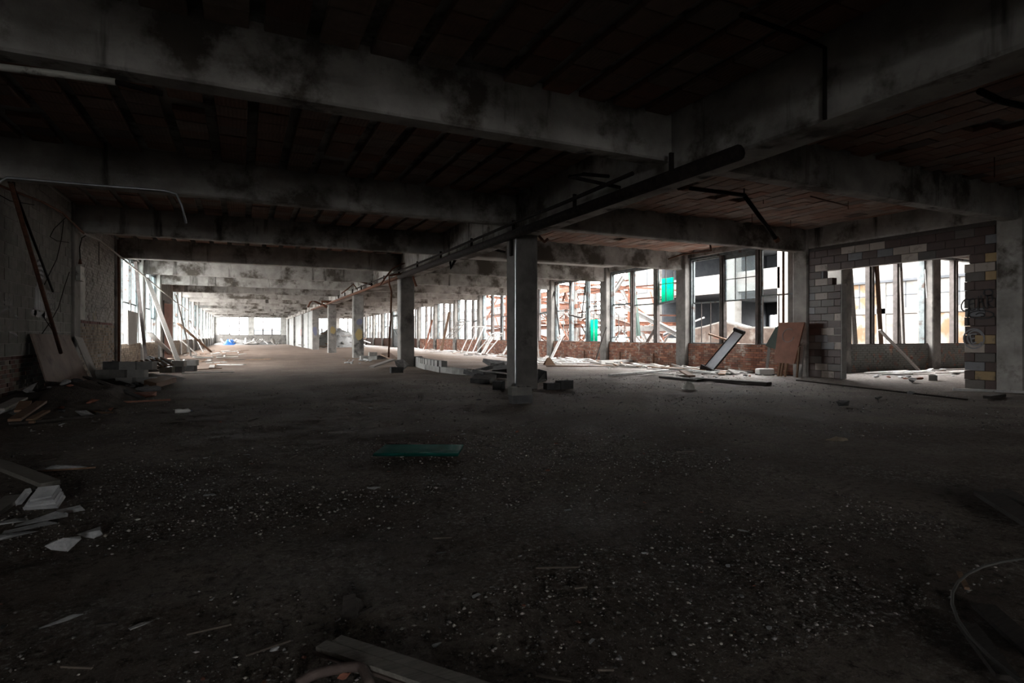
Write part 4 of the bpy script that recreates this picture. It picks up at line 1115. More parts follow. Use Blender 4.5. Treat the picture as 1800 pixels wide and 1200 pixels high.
# --- piled blocks beyond the plywood
E_, F_ = Vector((CS, -SN, 0)), Vector((SN, CS, 0)); RZ = -YAW
S_ = fl(222, 677)
for i, (e_, f_, z, dr, m, lab) in enumerate((
    (0, 0, 0, .05, 'cinder_pale', 'front bottom one of the pale stack'), (.44, .10, 0, -.1, 'cinder_pale', 'bottom one at the open end of the pale stack'), (-.42, .12, 0, .1, 'cinder_grey', 'bottom one at the plywood end of the stack'),
    (-.20, .05, .19, -.04, 'cinder_grey', 'middle course, plywood end of the stack'), (.24, .06, .19, .06, 'cinder_pale', 'middle course, open end of the stack'),
    (.04, .06, .38, .02, 'cinder_pale', 'top course, plywood end of the stack'), (.45, .08, .38, -.05, 'cinder_pale', 'top course, open end of the stack'), (-.38, .10, .38, .1, 'cinder_dark', 'dark one on the top course of the stack'))):
    p = S_ + E_ * e_ + F_ * f_
    cinder((p.x, p.y, z), RZ + dr, f'{dict(cinder_pale="pale", cinder_grey="grey", cinder_dark="dark")[m]} cinder block beyond the plywood, {lab}', m)
p = fl(182, 677); cinder(p, RZ + .5, 'grey cinder block between plywood and stack, lower of two', 'cinder_grey'); cinder(p + Vector((.03, .02, .19)), RZ + .6, 'grey cinder block between plywood and stack, upper of two', 'cinder_grey')
for i, (px, py, z, rz, m, rot, lab) in enumerate((
    (196, 662, .02, .5, 'cinder_dark', (.3, .2), 'half buried behind the stack'), (206, 660, .22, .2, 'cinder_dark', (.7, .3), 'tipped up behind the stack'), (232, 657, .05, .9, 'cinder_dark', (.1, .2), 'flat behind the open end of the stack'),
    (262, 655, .03, .7, 'cinder_dark', (.1, 0), 'first right of the stack'), (272, 652, .02, .9, 'cinder_grey', (1.1, .2), 'standing with its cells showing'), (283, 651, .05, .4, 'cinder_dark', (.2, 1.0), 'rolled on its end'),
    (268, 650, .25, -.3, 'cinder_dark', (.2, .3), 'upper one of the tumble'), (288, 648, .20, .2, 'cinder_dark', (0, .3), 'upper far one of the tumble'),
    (294, 655, 0, -.4, 'cinder_grey', (0, 0), 'flat at the foot of the tumble'), (312, 654, 0, -.42, 'cinder_dark', (0, 0), 'bottom of the straight pair, near end'), (334, 652, 0, -.42, 'cinder_dark', (0, 0), 'bottom of the straight pair, far end'))):
    p = fl(px, py)
    cinder((p.x, p.y, z), rz, f'{dict(cinder_pale="pale", cinder_grey="grey", cinder_dark="dark")[m]} tumbled cinder block, {lab}', m, rot)
for px, py, lab in ((312, 654, 'near'), (334, 652, 'far')):
    p = fl(px, py); cinder((p.x + .05, p.y, .19), -.42, f'pale cinder block on top of the straight pair, {lab} end', 'cinder_pale')
rad = empty('slatted_crate_lid', fl(222, 640, .5), label='brown slatted lid tilted on top of the piled blocks', cat='crate lid')
ra0, ra1, rb0 = fl(196, 634, .55), fl(222, 627, .66), fl(222, 650, .42)
c0 = Vector((-2.75, 17.6, .50)); du = Vector((.75, .25, .12)); dv = Vector((.35, -.75, -.18))
for i in range(8):
    a = c0 + du * (i / 7); MB().bar(a, a + dv, .055, .025).build('slat', 'board_brown', rad)
for t_ in (.12, .88): MB().bar(c0 + dv * t_ - Vector((0, 0, .03)), c0 + du + dv * t_ - Vector((0, 0, .03)), .05, .03).build('batten', 'board_dark', rad)
sheet([fl(253, 668, .16), fl(275, 673, .14), fl(310, 663, .16), fl(285, 660, .18)], .12, 'board_brown', 'low wooden box lid lying before the dark tumbled blocks', 'box_lid', 'box lid')
inst('rubble_chunk', CH_['plaster_chunk'][2], fl(262, 688, 0), (0, 0, .4), (.6, .45, .3), label='white broken block lying in front of the pile', cat='rubble chunk')
inst('rubble_chunk', CH_['brick_red_loose'][4], fl(255, 698, 0), (0, 0, 1.4), (.9, .7, .22), label='low mound of red brick crumbs before the pile', cat='rubble chunk')

# --- leaning boards by the street-side windows
for a, az, b_, bx_, w, m, lab in (
    ((258, 488), 0, (318, 648), -2.2, .16, 'board_grey', 'long heavy board leaning from the first street-side windows to the floor'),
    ((262, 585), 0, (308, 628), -2.5, .22, 'board_white', 'white board leaning below the second street-side window'),
    ((292, 580), 0, (316, 640), -2.3, .07, 'rust', 'thin rusty strip leaning beside the heavy board'),
    ((313, 568), 0, (371, 618), -1.9, .16, 'board_brown', 'brown board leaning farther along the street-side wall'),
    ((333, 570), 0, (346, 612), -2.6, .10, 'board_white', 'pale board leaning behind the brown board'),
    ((319, 598), 0, (333, 616), -2.6, .10, 'board_grey', 'short grey board leaning low at the street-side wall'),
    ((309, 518), 0, (328, 612), -2.7, .10, 'board_grey', 'steep grey board leaning in the farther street-side window'),
    ((238, 460), 0, (262, 606), -3.1, .10, 'window_wood_dark', 'loose window stile leaning in the first street-side window'),
    ((338, 571), 0, (352, 606), -2.4, .08, 'board_grey', 'slim board leaning far along the street-side windows')):
    p = onX(a[0], a[1], XL + .17); q = fl(b_[0], b_[1])
    if q.x < XL + .2: q = Vector((bx_, p.y - .3, .02))
    plank(p, q, w, .05, m, lab)
MB().slab([onX(225, 545, -3.5), onX(226, 606, -3.45), onX(241, 603, -3.45), onX(242, 550, -3.5)], .03).build('knotted_sheet', 'board_grey', label='grey panel with a knot hole standing in the first street-side window', cat='panel')
random.seed(50)
for i in range(46):
    y = random.uniform(19.5, 52); x = random.uniform(-3.3, -1.0) if y < 30 else random.uniform(-3.3, -.2)
    L = random.uniform(.5, 2.4); az = random.uniform(-.5, .5) + random.choice([0, 1.57, 1.2]); bm0 = random.choice(['board_white', 'board_white', 'board_grey', 'board_brown'])
    plank((x, y, .035), (x + L * math.cos(az) * .7, y + L * math.sin(az), .05), random.uniform(.06, .2), .03, bm0, f'{bm0.split("_")[1]} loose board on the street-side floor {"near the piled blocks" if y < 28 else "past the timber door" if y < 40 else "far down the hall"}', group='loose boards along the street-side windows')
# --- debris strip along the courtyard windows
random.seed(61)
def yzone(y): return 'under the near courtyard window' if y < 17 else 'under the window with the blue-green sheet' if y < 22 else 'under the hanging sash' if y < 27.5 else 'behind the near column' if y < 36 else 'by the far courtyard windows'
nb = 0
while nb < 135:
    y = 12.6 + 40 * random.random() ** 1.7; x = 14.6 - abs(random.gauss(0, 1.25))
    if x < 10.6: continue
    L = random.uniform(.35, 2.3); az = random.gauss(1.35, .55)
    dx, dy = L * math.cos(az), L * math.sin(az)
    if max(x, x + dx) > 14.85: continue
    bmat = random.choice(['board_white', 'board_white', 'board_grey', 'board_grey', 'board_brown']); bcol = bmat.split('_')[1]
    plank((x, y, .03 + .05 * random.random()), (x + dx, y + dy, .03 + .10 * random.random()), random.choice([.05, .08, .12, .2]), random.choice([.02, .03, .05]), bmat,
          f'{bcol} loose board on the courtyard-side floor {yzone(y)}', group='loose boards below the courtyard windows')
    nb += 1
for i in range(110):
    y = 12.3 + 38 * random.random() ** 1.6; x = 14.8 - abs(random.gauss(0, 1.3)); s = random.uniform(.06, .22)
    if x < 10: continue
    cm = random.choice(['plaster_chunk', 'concrete_chunk', 'brick_red_loose', 'plaster_chunk']); inst('rubble_chunk', random.choice(CH_[cm]), (x, y, -.01), (0, 0, random.uniform(0, 6)), (s, s, s * .6), label=f'{dict(plaster_chunk="white plaster", concrete_chunk="grey concrete", brick_red_loose="red brick")[cm]} lump on the courtyard-side floor {yzone(y)}', cat='rubble chunk', group='lumps below the courtyard windows')
# wing floor
for i in range(34):
    x = random.uniform(16.2, 25.5); y = random.uniform(9.2, 11.6); s = random.uniform(.1, .35)
    cm = random.choice(['plaster_chunk', 'concrete_chunk', 'brick_red_loose']); inst('rubble_chunk', random.choice(CH_[cm]), (x, y, -.01), (0, 0, random.uniform(0, 6)), (s, s, s * .55), label=f'{dict(plaster_chunk="white", concrete_chunk="grey", brick_red_loose="red")[cm]} lump on the wing floor {"left of" if x < 19.5 else "under" if x < 22.5 else "beyond"} the middle wing pier', cat='rubble chunk', group='lumps on the wing floor')
for i in range(16):
    x = random.uniform(16.5, 23); y = random.uniform(10.2, 11.5); L = random.uniform(.6, 2)
    plank((x, y, .04), (x + L, y + random.uniform(-.5, .3), .06), random.uniform(.05, .14), .03, random.choice(['board_white', 'board_grey']), 'loose board on the bright floor of the side wing', group='loose boards on the wing floor')
cinder(fl(1640, 668), .5, 'pale cinder block lying on the wing floor near the opening', 'cinder_pale', flat=True)
inst('rubble_chunk', CH_['cinder_dark'][2], fl(1605, 672), (0, 0, .4), (.55, .4, .3), label='dark lump on the wing floor beside the pale cinder block', cat='rubble chunk')
# leaning timbers in the wing windows
for a, b_, w, m, lab in (((1493, 470), (1503, 598), .22, 'board_grey', 'broad plank leaning in the left wing window'), ((1541, 468), (1549, 598), .17, 'board_brown', 'plank leaning beside the second wing mullion'),
                         ((1583, 466), (1588, 598), .14, 'board_grey', 'upright plank against the third wing mullion'), ((1626, 468), (1636, 598), .09, 'board_white', 'pale strip leaning against the middle wing pier')):
    p = onY(a[0], a[1], YW + .12); q = onY(b_[0], b_[1], YW + .02)
    plank((p.x, p.y, 3.6), (q.x, q.y, SILL), w, .05, m, lab, up=(0, 1, 0))
p = onY(1540, 560, YW - .05); q = fl(1551, 648)
plank((onY(1541, 580, YW).x, YW - .1, 1.4), (q.x, min(q.y, YW - .4), 0), .10, .05, 'board_grey', 'thin board leaning from the wing sill to the floor')
# --- specific things by the courtyard wall
bm_ = fl(1243, 654); tp_ = onX(1301, 590, XR - .14)
chn = empty('steel_channel', bm_, label='bright steel channel leaning from the floor up to the courtyard sill', cat='steel channel')
tp_.z += .1; dch = (tp_ - bm_); upv = Vector((-.02, -.34, .94)); upv = (upv - dch.normalized() * upv.dot(dch.normalized())).normalized(); sd = dch.normalized().cross(upv).normalized()
MB().bar(bm_ + upv * .05, tp_ + upv * .05, .34, .02, up=upv).build('web', 'channel_face', chn)
for s_ in (-1, 1): MB().bar(bm_ + sd * .175 * s_ + upv * .05, tp_ + sd * .175 * s_ + upv * .05, .02, .06, up=upv).build('flange', 'dark_iron', chn)
MB().bar(bm_ - sd * .26 + upv * .06, bm_ + sd * .26 + upv * .06, .06, .28).build('end_plate', 'dark_iron', chn)
MB().tube([tp_ - sd * .2 + upv * .1, tp_ + sd * .2 + upv * .1], .07, 8).build('end_fitting', 'dark_iron', chn)
plank(onX(1246, 587, XR - .05), onX(1285, 600, XR - .15), .06, .06, 'board_brown', 'stick lying across the sill behind the steel channel')
tbl = empty('tipped_table', fl(1385, 656), label='rust-brown tabletop with a sprayed circle propped on legs against the pier', cat='table')
tc_ = [onX(1369, 567, 14.62), onX(1360, 637, 14.45), onX(1396, 639, 14.40), onX(1414, 566, 14.60)]
MB().slab(tc_, .035).build('tabletop', 'panel_rust', tbl)
cc = (tc_[0] + tc_[1] + tc_[2] + tc_[3]) / 4; ux = (tc_[3] - tc_[0]).normalized(); uz = (tc_[0] - tc_[1]).normalized(); un = ux.cross(uz).normalized()
if un.x > 0: un = -un
ring = []
for i in range(25):
    t_ = 2 * math.pi * i / 24 * .8; ring.append(cc + un * .005 + uz * .22 + ux * .20 * math.cos(t_ + 1) + uz * .20 * math.sin(t_ + 1))
MB().tube(ring, .009, 5).build('sprayed_circle', 'paint_grey', tbl)
for pa, pb_ in (((1372, 636), (1369, 655)), ((1377, 636), (1376, 656)), ((1384, 637), (1379, 656)), ((1405, 610), (1391, 658))):
    e_ = fl(*pb_); e_.x = min(e_.x, 14.7); st_ = onX(pa[0], pa[1], 14.5)
    MB().bar(st_, Vector((st_.x - .1, st_.y, 0)), .05, .05).build('leg', 'board_brown', tbl)
sheet([onX(1364, 574, 14.75), onX(1345, 608, 14.72), onX(1372, 617, 14.70), onX(1388, 570, 14.75)], .03, 'panel_green', 'dark green board behind the rust-brown tabletop', 'green_board', 'board')
sheet([onX(1400, 610, 14.7), Vector((14.45, onX(1396, 655, 14.5).y, 0)), Vector((14.45, onX(1411, 655, 14.5).y, 0)), onX(1413, 606, 14.7)], .03, 'cinder_pale', 'pale grey sheet leaning low on the pier by the tabletop', 'grey_sheet', 'sheet')
plank(onX(1352, 610, 14.8), Vector((14.5, onX(1347, 645, 14.5).y, 0)), .08, .04, 'board_grey', 'short stick leaning below the green board')
fb = fl(1349, 659)
import bmesh as _b
def rounded_box(name, sx_, sy_, sz_, bev, mat, loc, rot, **kw):
    bm = _b.new(); _b.ops.create_cube(bm, size=1)
    for v in bm.verts: v.co = Vector((v.co.x * sx_, v.co.y * sy_, (v.co.z + .5) * sz_))
    _b.ops.bevel(bm, geom=bm.edges[:], offset=bev, segments=3, affect='EDGES', profile=.6)
    me = bpy.data.meshes.new(name); bm.to_mesh(me); bm.free(); me.materials.append(MATS[mat])
    return inst(name, me, loc, rot, **kw)
rounded_box('foam_block', .52, .25, .20, .05, 'white_foam', fb + Vector((0, .1, 0)), (0, 0, -.25), label='white foam block on the floor near the tabletop', cat='foam block')
cinder(fl(1222, 643), .1, 'single grey block standing below the near courtyard window', 'cinder_pale', (0, R(90)))
plank(fl(1163, 662, .03), fl(1230, 668, .03), .22, .05, 'board_dark', 'dark flat board on the floor, far one of the pair before the channel')
plank(fl(1216, 665, .04), fl(1352, 674, .04), .26, .07, 'board_dark', 'long dark flat board on the floor before the foam block')
plank(fl(1072, 659, .03), fl(1222, 646, .05), .14, .05, 'board_white', 'long white board slanting along the floor before the brick wall')
plank(fl(960, 643, .03), fl(1190, 644, .03), .10, .04, 'board_brown', 'long brown pole on the floor edge of the debris strip')
plank(fl(1055, 636, .12), fl(1112, 634, .12), .14, .12, 'board_white', 'thick pale beam lying on the debris strip')
def flat_sash(c, L, W, rz, tilt, label, nx_=2, ny_=3, mat='board_white'):
    o = empty('fallen_casement', c, label=label, cat='window sash')
    M = Matrix.Translation(c) @ Matrix.Rotation(rz, 4, 'Z') @ Matrix.Rotation(tilt, 4, 'X')
    def b_(x0, y0, x1, y1, w, nm): MB().bar(M @ Vector((x0, y0, 0)), M @ Vector((x1, y1, 0)), w, .04, up=(M.to_3x3() @ Vector((0, 0, 1)))).build(nm, mat, o)
    b_(0, 0, L, 0, .07, 'rail'); b_(0, W, L, W, .07, 'rail'); b_(0, 0, 0, W, .07, 'stile'); b_(L, 0, L, W, .07, 'stile')
    for i in range(1, nx_): b_(L * i / nx_, 0, L * i / nx_, W, .025, 'muntin')
    for i in range(1, ny_): b_(0, W * i / ny_, L, W * i / ny_, .025, 'muntin')
    return o
c = fl(948, 638, .05); flat_sash(c, 2.6, 1.3, R(-15), .08, 'white window sash lying flat right of the near column', 4, 2)
c = Vector((13.6, 27.5, .03)); flat_sash(c, .9, 2.1, R(-20), 1.05, 'grey sash leaning on the brick below the hanging sash', 3, 3, 'board_grey')
c = Vector((13.2, 33.4, .05)); flat_sash(c, 1.1, 1.9, R(-75), .75, 'white sash propped up left of the near column', 2, 2)
c = Vector((13.4, 36.5, .05)); flat_sash(c, 1.0, 2.2, R(-60), .95, 'second white sash propped behind the first', 2, 1)
c = Vector((14.1, 41.8, 1.0)); flat_sash(c, 1.4, 1.6, R(-85), .9, 'thin-barred sash tipped in from a far courtyard window', 2, 5, 'board_grey')
for a, b_, w, m, lab in (((760, 562), (741, 607), .2, 'panel_rust', 'red-brown timber leaning under a far courtyard window'), ((790, 548), (766, 607), .28, 'board_brown', 'broad brown timber leaning under a far courtyard window'),
                         ((757, 592), (741, 607), .08, 'board_white', 'thin white batten leaning low by the red-brown timber'), ((863, 590), (815, 616), .14, 'board_white', 'white board propped low, leftmost before the near column'),
                         ((866, 592), (841, 617), .10, 'board_white', 'white batten crossing the low propped board'), ((987, 592), (946, 616), .16, 'board_white', 'white board propped just right of the near column'),
                         ((984, 588), (972, 500), .05, 'dark_iron', 'thin dark bar hanging in the window right of the near column'), ((1066, 575), (1045, 632), .05, 'board_dark', 'dark stick leaning on the pier under the green sheet'),
                         ((900, 596), (872, 614), .14, 'board_white', 'white board propped behind the near column')):
    p = onX(a[0], a[1], XR - .18)
    rx, ry, v_ = ray(*b_); q = fl(*b_)
    if q.x > 14.6 or b_[1] < 600: q = Vector((14.2, p.y - .2, .02)) if b_[1] >= 600 else onX(b_[0], b_[1], PX - .10)
    plank(p, q, w, .05, m, lab)
# rusty stubs of radiator feed on the brick
for i, px in enumerate((1028, 1065, 1091, 1150)):
    p = onX(px, 625, XR - .03)
    MB().tube([(XR - .06, p.y, -.02), (XR - .06, p.y, .5)], .03, 7).build('pipe_stub', 'rust', label=f'rusty pipe stub standing against the red brick, {["farthest", "second farthest", "second nearest", "nearest"][i]} of four', cat='pipe', smooth=True)
# cardboard tent
p = fl(964, 641); MB().slab([p + Vector((-.25, -.15, 0)), p + Vector((.15, -.35, 0)), p + Vector((.05, -.05, .30)), p + Vector((-.05, .0, .30))], .01).slab([p + Vector((.3, .15, 0)), p + Vector((-.1, .3, 0)), p + Vector((-.05, .0, .30)), p + Vector((.05, -.05, .30))], .01).build('cardboard_tent', 'board_brown', label='folded brown cardboard standing like a tent right of the near column', cat='cardboard')
hh = fl(1211, 685)
hat = empty('hard_hat', hh, label='pale hard hat lying on the dirt before the dark boards', cat='hard hat')
mb = MB(); rings = 6; sg = 16; vs_ = []; fs = []
for j in range(rings + 1):
    t_ = math.pi / 2 * j / rings
    for i in range(sg): a_ = 2 * math.pi * i / sg; vs_.append((hh.x + .135 * math.cos(t_) * math.cos(a_), hh.y + .11 * math.cos(t_) * math.sin(a_), .03 + .15 * math.sin(t_)))
for j in range(rings):
    for i in range(sg): fs.append((j * sg + i, j * sg + (i + 1) % sg, (j + 1) * sg + (i + 1) % sg, (j + 1) * sg + i))
mb.add(vs_, fs).build('shell', 'pipe_white', hat, smooth=True)
MB().prism([(hh.x + .175 * math.cos(2 * math.pi * i / 18), hh.y + .135 * math.sin(2 * math.pi * i / 18)) for i in range(18)], 'z', .015, .03).build('brim', 'pipe_white', hat)
MB().tube([(hh.x - .13, hh.y, .05), (hh.x - .07, hh.y, .16), (hh.x, hh.y, .185), (hh.x + .07, hh.y, .16), (hh.x + .13, hh.y, .05)], .012, 6).build('ridge', 'pipe_white', hat, smooth=True)

# --- blocks about the columns
cinder(fl(915, 708), .02, 'lower cinder block of the pair in front of the near column', 'cinder_dark', flat=True)
cinder(fl(914, 708) + Vector((0, 0, .145)), -.03, 'upper cinder block of the pair in front of the near column', 'cinder_grey', flat=True)
cinder(fl(877, 684), .9, 'dark cinder block standing left of the near column foot', 'cinder_dark')
cinder(fl(972, 684), -.05, 'dark cinder block lying right of the near column foot', 'cinder_dark', flat=True)
cinder(fl(992, 683), .25, 'second dark block touching the one right of the near column', 'cinder_dark')
sheet([fl(945, 672, .02), fl(962, 668, .02), fl(961, 652, .28), fl(946, 648, .33)], .05, 'cinder_dark', 'dark slab tilted against the near column foot', 'tilted_slab', 'slab')
# tumbled block wall from the second column towards the near one
path = [fl(*p) for p in ((731, 643), (750, 649), (775, 654), (800, 657), (822, 659))]
row = []; carry = 0.
for p, q in zip(path[:-1], path[1:]):
    L = (q - p).length; t = carry
    while t < L: row.append((p.lerp(q, t / L), math.atan2(q.y - p.y, q.x - p.x))); t += .41
    carry = t - L
nth = ['first', 'second', 'third', 'fourth', 'fifth', 'sixth', 'seventh', 'eighth', 'ninth', 'tenth', 'eleventh', 'twelfth', 'thirteenth', 'fourteenth', 'fifteenth', 'sixteenth', 'seventeenth', 'eighteenth', 'nineteenth']
for i, (p, rz) in enumerate(row):
    cinder(p, rz + random.uniform(-.06, .06), f'{nth[min(i, 18)]} bottom cinder block of the low row starting at the second column', 'cinder_pale')
    if i < len(row) - 4: cinder(p.lerp(row[i + 1][0], .5) + Vector((0, 0, .19)), rz + random.uniform(-.08, .08), f'{nth[min(i, 18)]} upper cinder block of the low row starting at the second column', 'cinder_pale')
q = fl(716, 643)
for i, (dx, dy, z, rz) in enumerate(((0, 0, 0, .1), (.04, .02, .19, .2), (.02, .03, .38, .1), (.42, .02, 0, .0), (.40, .04, .19, .1), (.03, .04, .57, .1))):
    cinder((q.x + dx, q.y + dy, z), rz, f'cinder block stacked at the second column foot, {["lowest", "on the lowest", "third up", "lowest of the stub", "upper of the stub", "topmost"][i]}', 'cinder_grey')
cinder(fl(697, 655), .05, 'dark cinder block lying clear in front of the second column', 'cinder_dark')
inst('rubble_chunk', CH_['concrete_chunk'][5], fl(704, 650), (.2, .3, .5), (.7, .6, .8), label='pale broken lump against the second column foot', cat='rubble chunk')
plank(fl(653, 645, .05), fl(690, 632, .25), .22, .06, 'board_grey', 'grey curved plank propped left of the second column')
for i, (px, py, z, rz, m) in enumerate(((640, 632, 0, .1, 'cinder_pale'), (655, 632, 0, -.2, 'cinder_pale'), (655, 632, .19, .1, 'cinder_grey'), (668, 631, 0, .2, 'cinder_dark'), (676, 630, 0, .4, 'cinder_dark'))):
    q = fl(px, py); cinder((q.x, q.y, z), rz, f'cinder block in the small pile between second and third columns, {["leftmost", "second", "upper", "dark inner", "rightmost dark"][i]}', m)
sheet([fl(668, 622, .30), fl(697, 634, .10), fl(700, 630, .12), fl(684, 618, .34)], .05, 'board_brown', 'brown sheet sloping off the small block pile', 'sloping_sheet', 'sheet')
random.seed(8)
for i in range(16):
    px, py = random.uniform(600, 680), random.uniform(630, 640); s = random.uniform(.1, .4)
    inst('rubble_chunk', random.choice(CH_['plaster_chunk']), fl(px, py), (0, 0, random.uniform(0, 6)), (s, s, s * .7), label='white lump scattered at the third column foot', cat='rubble chunk', group='white lumps at the third column foot')
for i, (px, py, sx_, rx_, rz) in enumerate(((845, 664, .9, .15, .3), (858, 655, 1.2, -.2, .5), (875, 650, 1.0, .3, .2), (850, 672, .7, .05, .9), (868, 668, 1.1, .1, .25), (882, 662, .7, -.1, 1.1))):
    p = fl(px, py)
    o = MB().box(-.5, .5, -.28, .28, 0, .12).build('broken_slab', 'cinder_dark', loc=p + Vector((0, 0, .04 + .06 * (i % 3))), label=f'dark broken slab heaped left of the near column, {["outermost", "upper", "upper by the column", "flat front", "broad middle", "innermost"][i]}', cat='slab')
    o.rotation_euler = (rx_, .12 * (-1) ** i, rz); o.scale = (sx_, .9, 1)
# --- far heaps
mound(4.2 - 4.0, YF - 3.2, 4.3, 2.0, .75, 'rubble', 'concrete_chunk', 'pale rubble heap under the end wall windows', 4)
mound(9.5, 66, 3.2, 5, 2.0, 'rubble', 'concrete_chunk', 'grey rubble heap beyond the fourth column', 6)
random.seed(9)
for i in range(40):
    x, y = random.uniform(6.8, 12.3), random.uniform(60.5, 70); L = random.uniform(.6, 2.2); az = random.uniform(0, 3.1); bm0 = random.choice(['board_grey', 'board_white', 'board_brown']); z = max(.1, 2.0 * (1 - ((x - 9.5) / 3.2) ** 2 - ((y - 66) / 5) ** 2))
    plank((x, y, z), (x + L * math.cos(az), y + L * math.sin(az), max(.05, z + random.uniform(-.5, .4))), .14, .08, bm0, f'{bm0.split("_")[1]} broken timber in the far grey rubble heap {"toward the columns" if x < 9.5 else "toward the courtyard windows"}', group='timbers in the far rubble heap')
random.seed(10)
for i in range(46):
    x, y = random.uniform(-2.6, 4.4), random.uniform(YF - 5.4, YF - 2.4); L = random.uniform(.4, 1.4); az = random.uniform(0, 3.1); bm0 = random.choice(['board_white', 'board_grey', 'board_grey'])
    plank((x, y, random.uniform(.03, .25)), (x + L * math.cos(az), y + L * math.sin(az) * .5, random.uniform(.1, .9)), .2, .1, bm0, f'{bm0.split("_")[1]} broken piece in the heap under the end wall windows', group='broken pieces in the end wall heap')
mound(-1.6, YF - 4.4, .9, .8, .9, 'tarp', 'tarp_blue', 'crumpled blue tarp at the far rubble heap', 12, 14, 14)['kind'] = 'thing'

# ================================================================ foreground
random.seed(14)
# gravel: uncountable small stones in drifts on the trodden dirt
def gravel(n, x0, x1, y0, y1, smin, smax, seed, label, thr):
    r = np.random.default_rng(seed); P = []
    while len(P) < n:
        x = r.uniform(x0, x1); y = y0 + (y1 - y0) * r.random() ** 1.35
        if noise.fractal(Vector((x * .55 + 7, y * .8, seed)), 1., 2., 4) + r.normal(0, .22) > thr: P.append((x, y))
    P = np.array(P); n = len(P)
    base = np.array([(1, 0, 0), (-1, 0, 0), (0, 1, 0), (0, -1, 0), (0, 0, 1), (0, 0, -1)], float)
    tri = np.array([(0, 2, 4), (2, 1, 4), (1, 3, 4), (3, 0, 4), (2, 0, 5), (1, 2, 5), (3, 1, 5), (0, 3, 5)])
    size = smin + (smax - smin) * r.random(n) ** 4
    V = base[None] * r.uniform(.55, 1.25, (n, 6, 1)) + r.normal(0, .12, (n, 6, 3))
    ang = r.uniform(0, 2 * np.pi, n); c, s_ = np.cos(ang), np.sin(ang)
    X = V[..., 0] * c[:, None] - V[..., 1] * s_[:, None]; Y = V[..., 0] * s_[:, None] + V[..., 1] * c[:, None]
    V = np.stack([X, Y, V[..., 2] * .6], -1) * size[:, None, None]
    V[..., 0] += P[:, None, 0]; V[..., 1] += P[:, None, 1]; V[..., 2] += size[:, None] * .25 - .004
    Fc = (tri[None] + (np.arange(n) * 6)[:, None, None]).reshape(-1, 3)
    me = bpy.data.meshes.new('gravel'); me.vertices.add(n * 6); me.vertices.foreach_set('co', V.reshape(-1))
    me.loops.add(len(Fc) * 3); me.loops.foreach_set('vertex_index', Fc.reshape(-1).astype(np.int32))
    me.polygons.add(len(Fc)); me.polygons.foreach_set('loop_start', np.arange(0, len(Fc) * 3, 3, dtype=np.int32))
    me.update(calc_edges=True)
    t = r.random(n); g = np.where(t < .36, r.uniform(.18, .42, n), r.uniform(.03, .13, n))
    tone = np.stack([g * r.uniform(1.0, 1.12, n), g, g * r.uniform(.86, 1.0, n), np.ones(n)], -1)
    at = me.color_attributes.new('tone', 'FLOAT_COLOR', 'POINT'); at.data.foreach_set('color', np.repeat(tone, 6, 0).astype(np.float32).ravel())
    me.materials.append(MATS['gravel_stone']); me.validate()
    o = bpy.data.objects.new('gravel', me); C.objects.link(o)
    tagged(o, label, 'gravel', None, 'stuff')
gravel(26000, -2.6, 4.2, 1.5, 6.5, .0022, .0125, 1, 'drifts of pale grit and gravel on the near dirt floor', -.02)
gravel(9000, -3.4, 13.0, 4.0, 15.0, .004, .020, 2, 'scattered grit and gravel across the middle of the dirt floor', .0)
nearz = lambda x, y: ('at the street-side edge' if x < -1.2 else 'in the middle' if x < 1.6 else 'on the courtyard side') + (' close to the viewpoint' if y < 3.2 else ' short of the teal sheet' if y < 5.6 else ' beyond the teal sheet')
for i in range(120):
    y = 1.6 + 8.5 * random.random() ** 1.5; x = random.uniform(-.48 * y - .1, .95 * y + .4)
    if x > 6.5: continue
    s = random.uniform(.02, .05) * (.6 + .12 * y); cm = random.choice(['plaster_chunk', 'plaster_chunk', 'concrete_chunk', 'brick_red_loose', 'cinder_dark'])
    inst('rubble_chunk', random.choice(CH_[cm]), (x, y, -.008), (random.uniform(-.2, .2), random.uniform(-.2, .2), random.uniform(0, 6)), (s * random.uniform(1, 1.8), s, s * .55), label=f'small {dict(plaster_chunk="white", concrete_chunk="grey", brick_red_loose="red", cinder_dark="dark")[cm]} stone on the dirt {nearz(x, y)}', cat='stone', group='small stones on the dirt floor')
for i in range(52):
    y = 1.7 + 8 * random.random() ** 1.4; x = random.uniform(-.48 * y, 1.0 * y); L = random.uniform(.05, .22); az = random.gauss(.2, .7)
    m = random.choice(['board_grey', 'board_brown', 'board_dark'])
    plank((x, y, .008), (x + L * math.cos(az), y + L * math.sin(az),   .015), random.uniform(.006, .018), .007, 'splinter' if m != 'board_dark' else m, f'{m.split("_")[1]} wood splinter on the dirt {nearz(x, y)}', 'wood_splinter', 'wood splinters on the dirt floor')
# near plank with grooves
A, B, Cc, D = fl(604, 1117, .045), fl(568, 1144, .045), fl(735, 1208, .045), fl(905, 1204, .045)
dl = ((D - A).normalized() + (Cc - B).normalized()).normalized(); nl = Vector((-dl.y, dl.x, 0)); wv_ = (B - A).dot(nl)
gpk = empty('grooved_board', A, label='grey grooved floorboard lying close to the viewpoint', cat='board')
L_ = 1.25
W_ = abs(wv_)
for t0, t1 in ((0, .44), (.47, .93)):
    c_ = A + nl * wv_ * (t0 + t1) / 2 - dl * .05 * (t0 + t1) / 2 - Vector((0, 0, .012))
    MB().bar(c_, c_ + dl * L_, W_ * (t1 - t0), .026).build('strip', 'near_board', gpk)
c_ = A + nl * wv_ * .46 - Vector((0, 0, .022)); MB().bar(c_, c_ + dl * L_, W_ * .6, .012).build('groove_bed', 'board_dark', gpk)
c_ = A + nl * wv_ * .965 - dl * .04 - Vector((0, 0, .02)); MB().bar(c_, c_ + dl * L_, W_ * .08, .010).build('tongue', 'brick_rim', gpk)
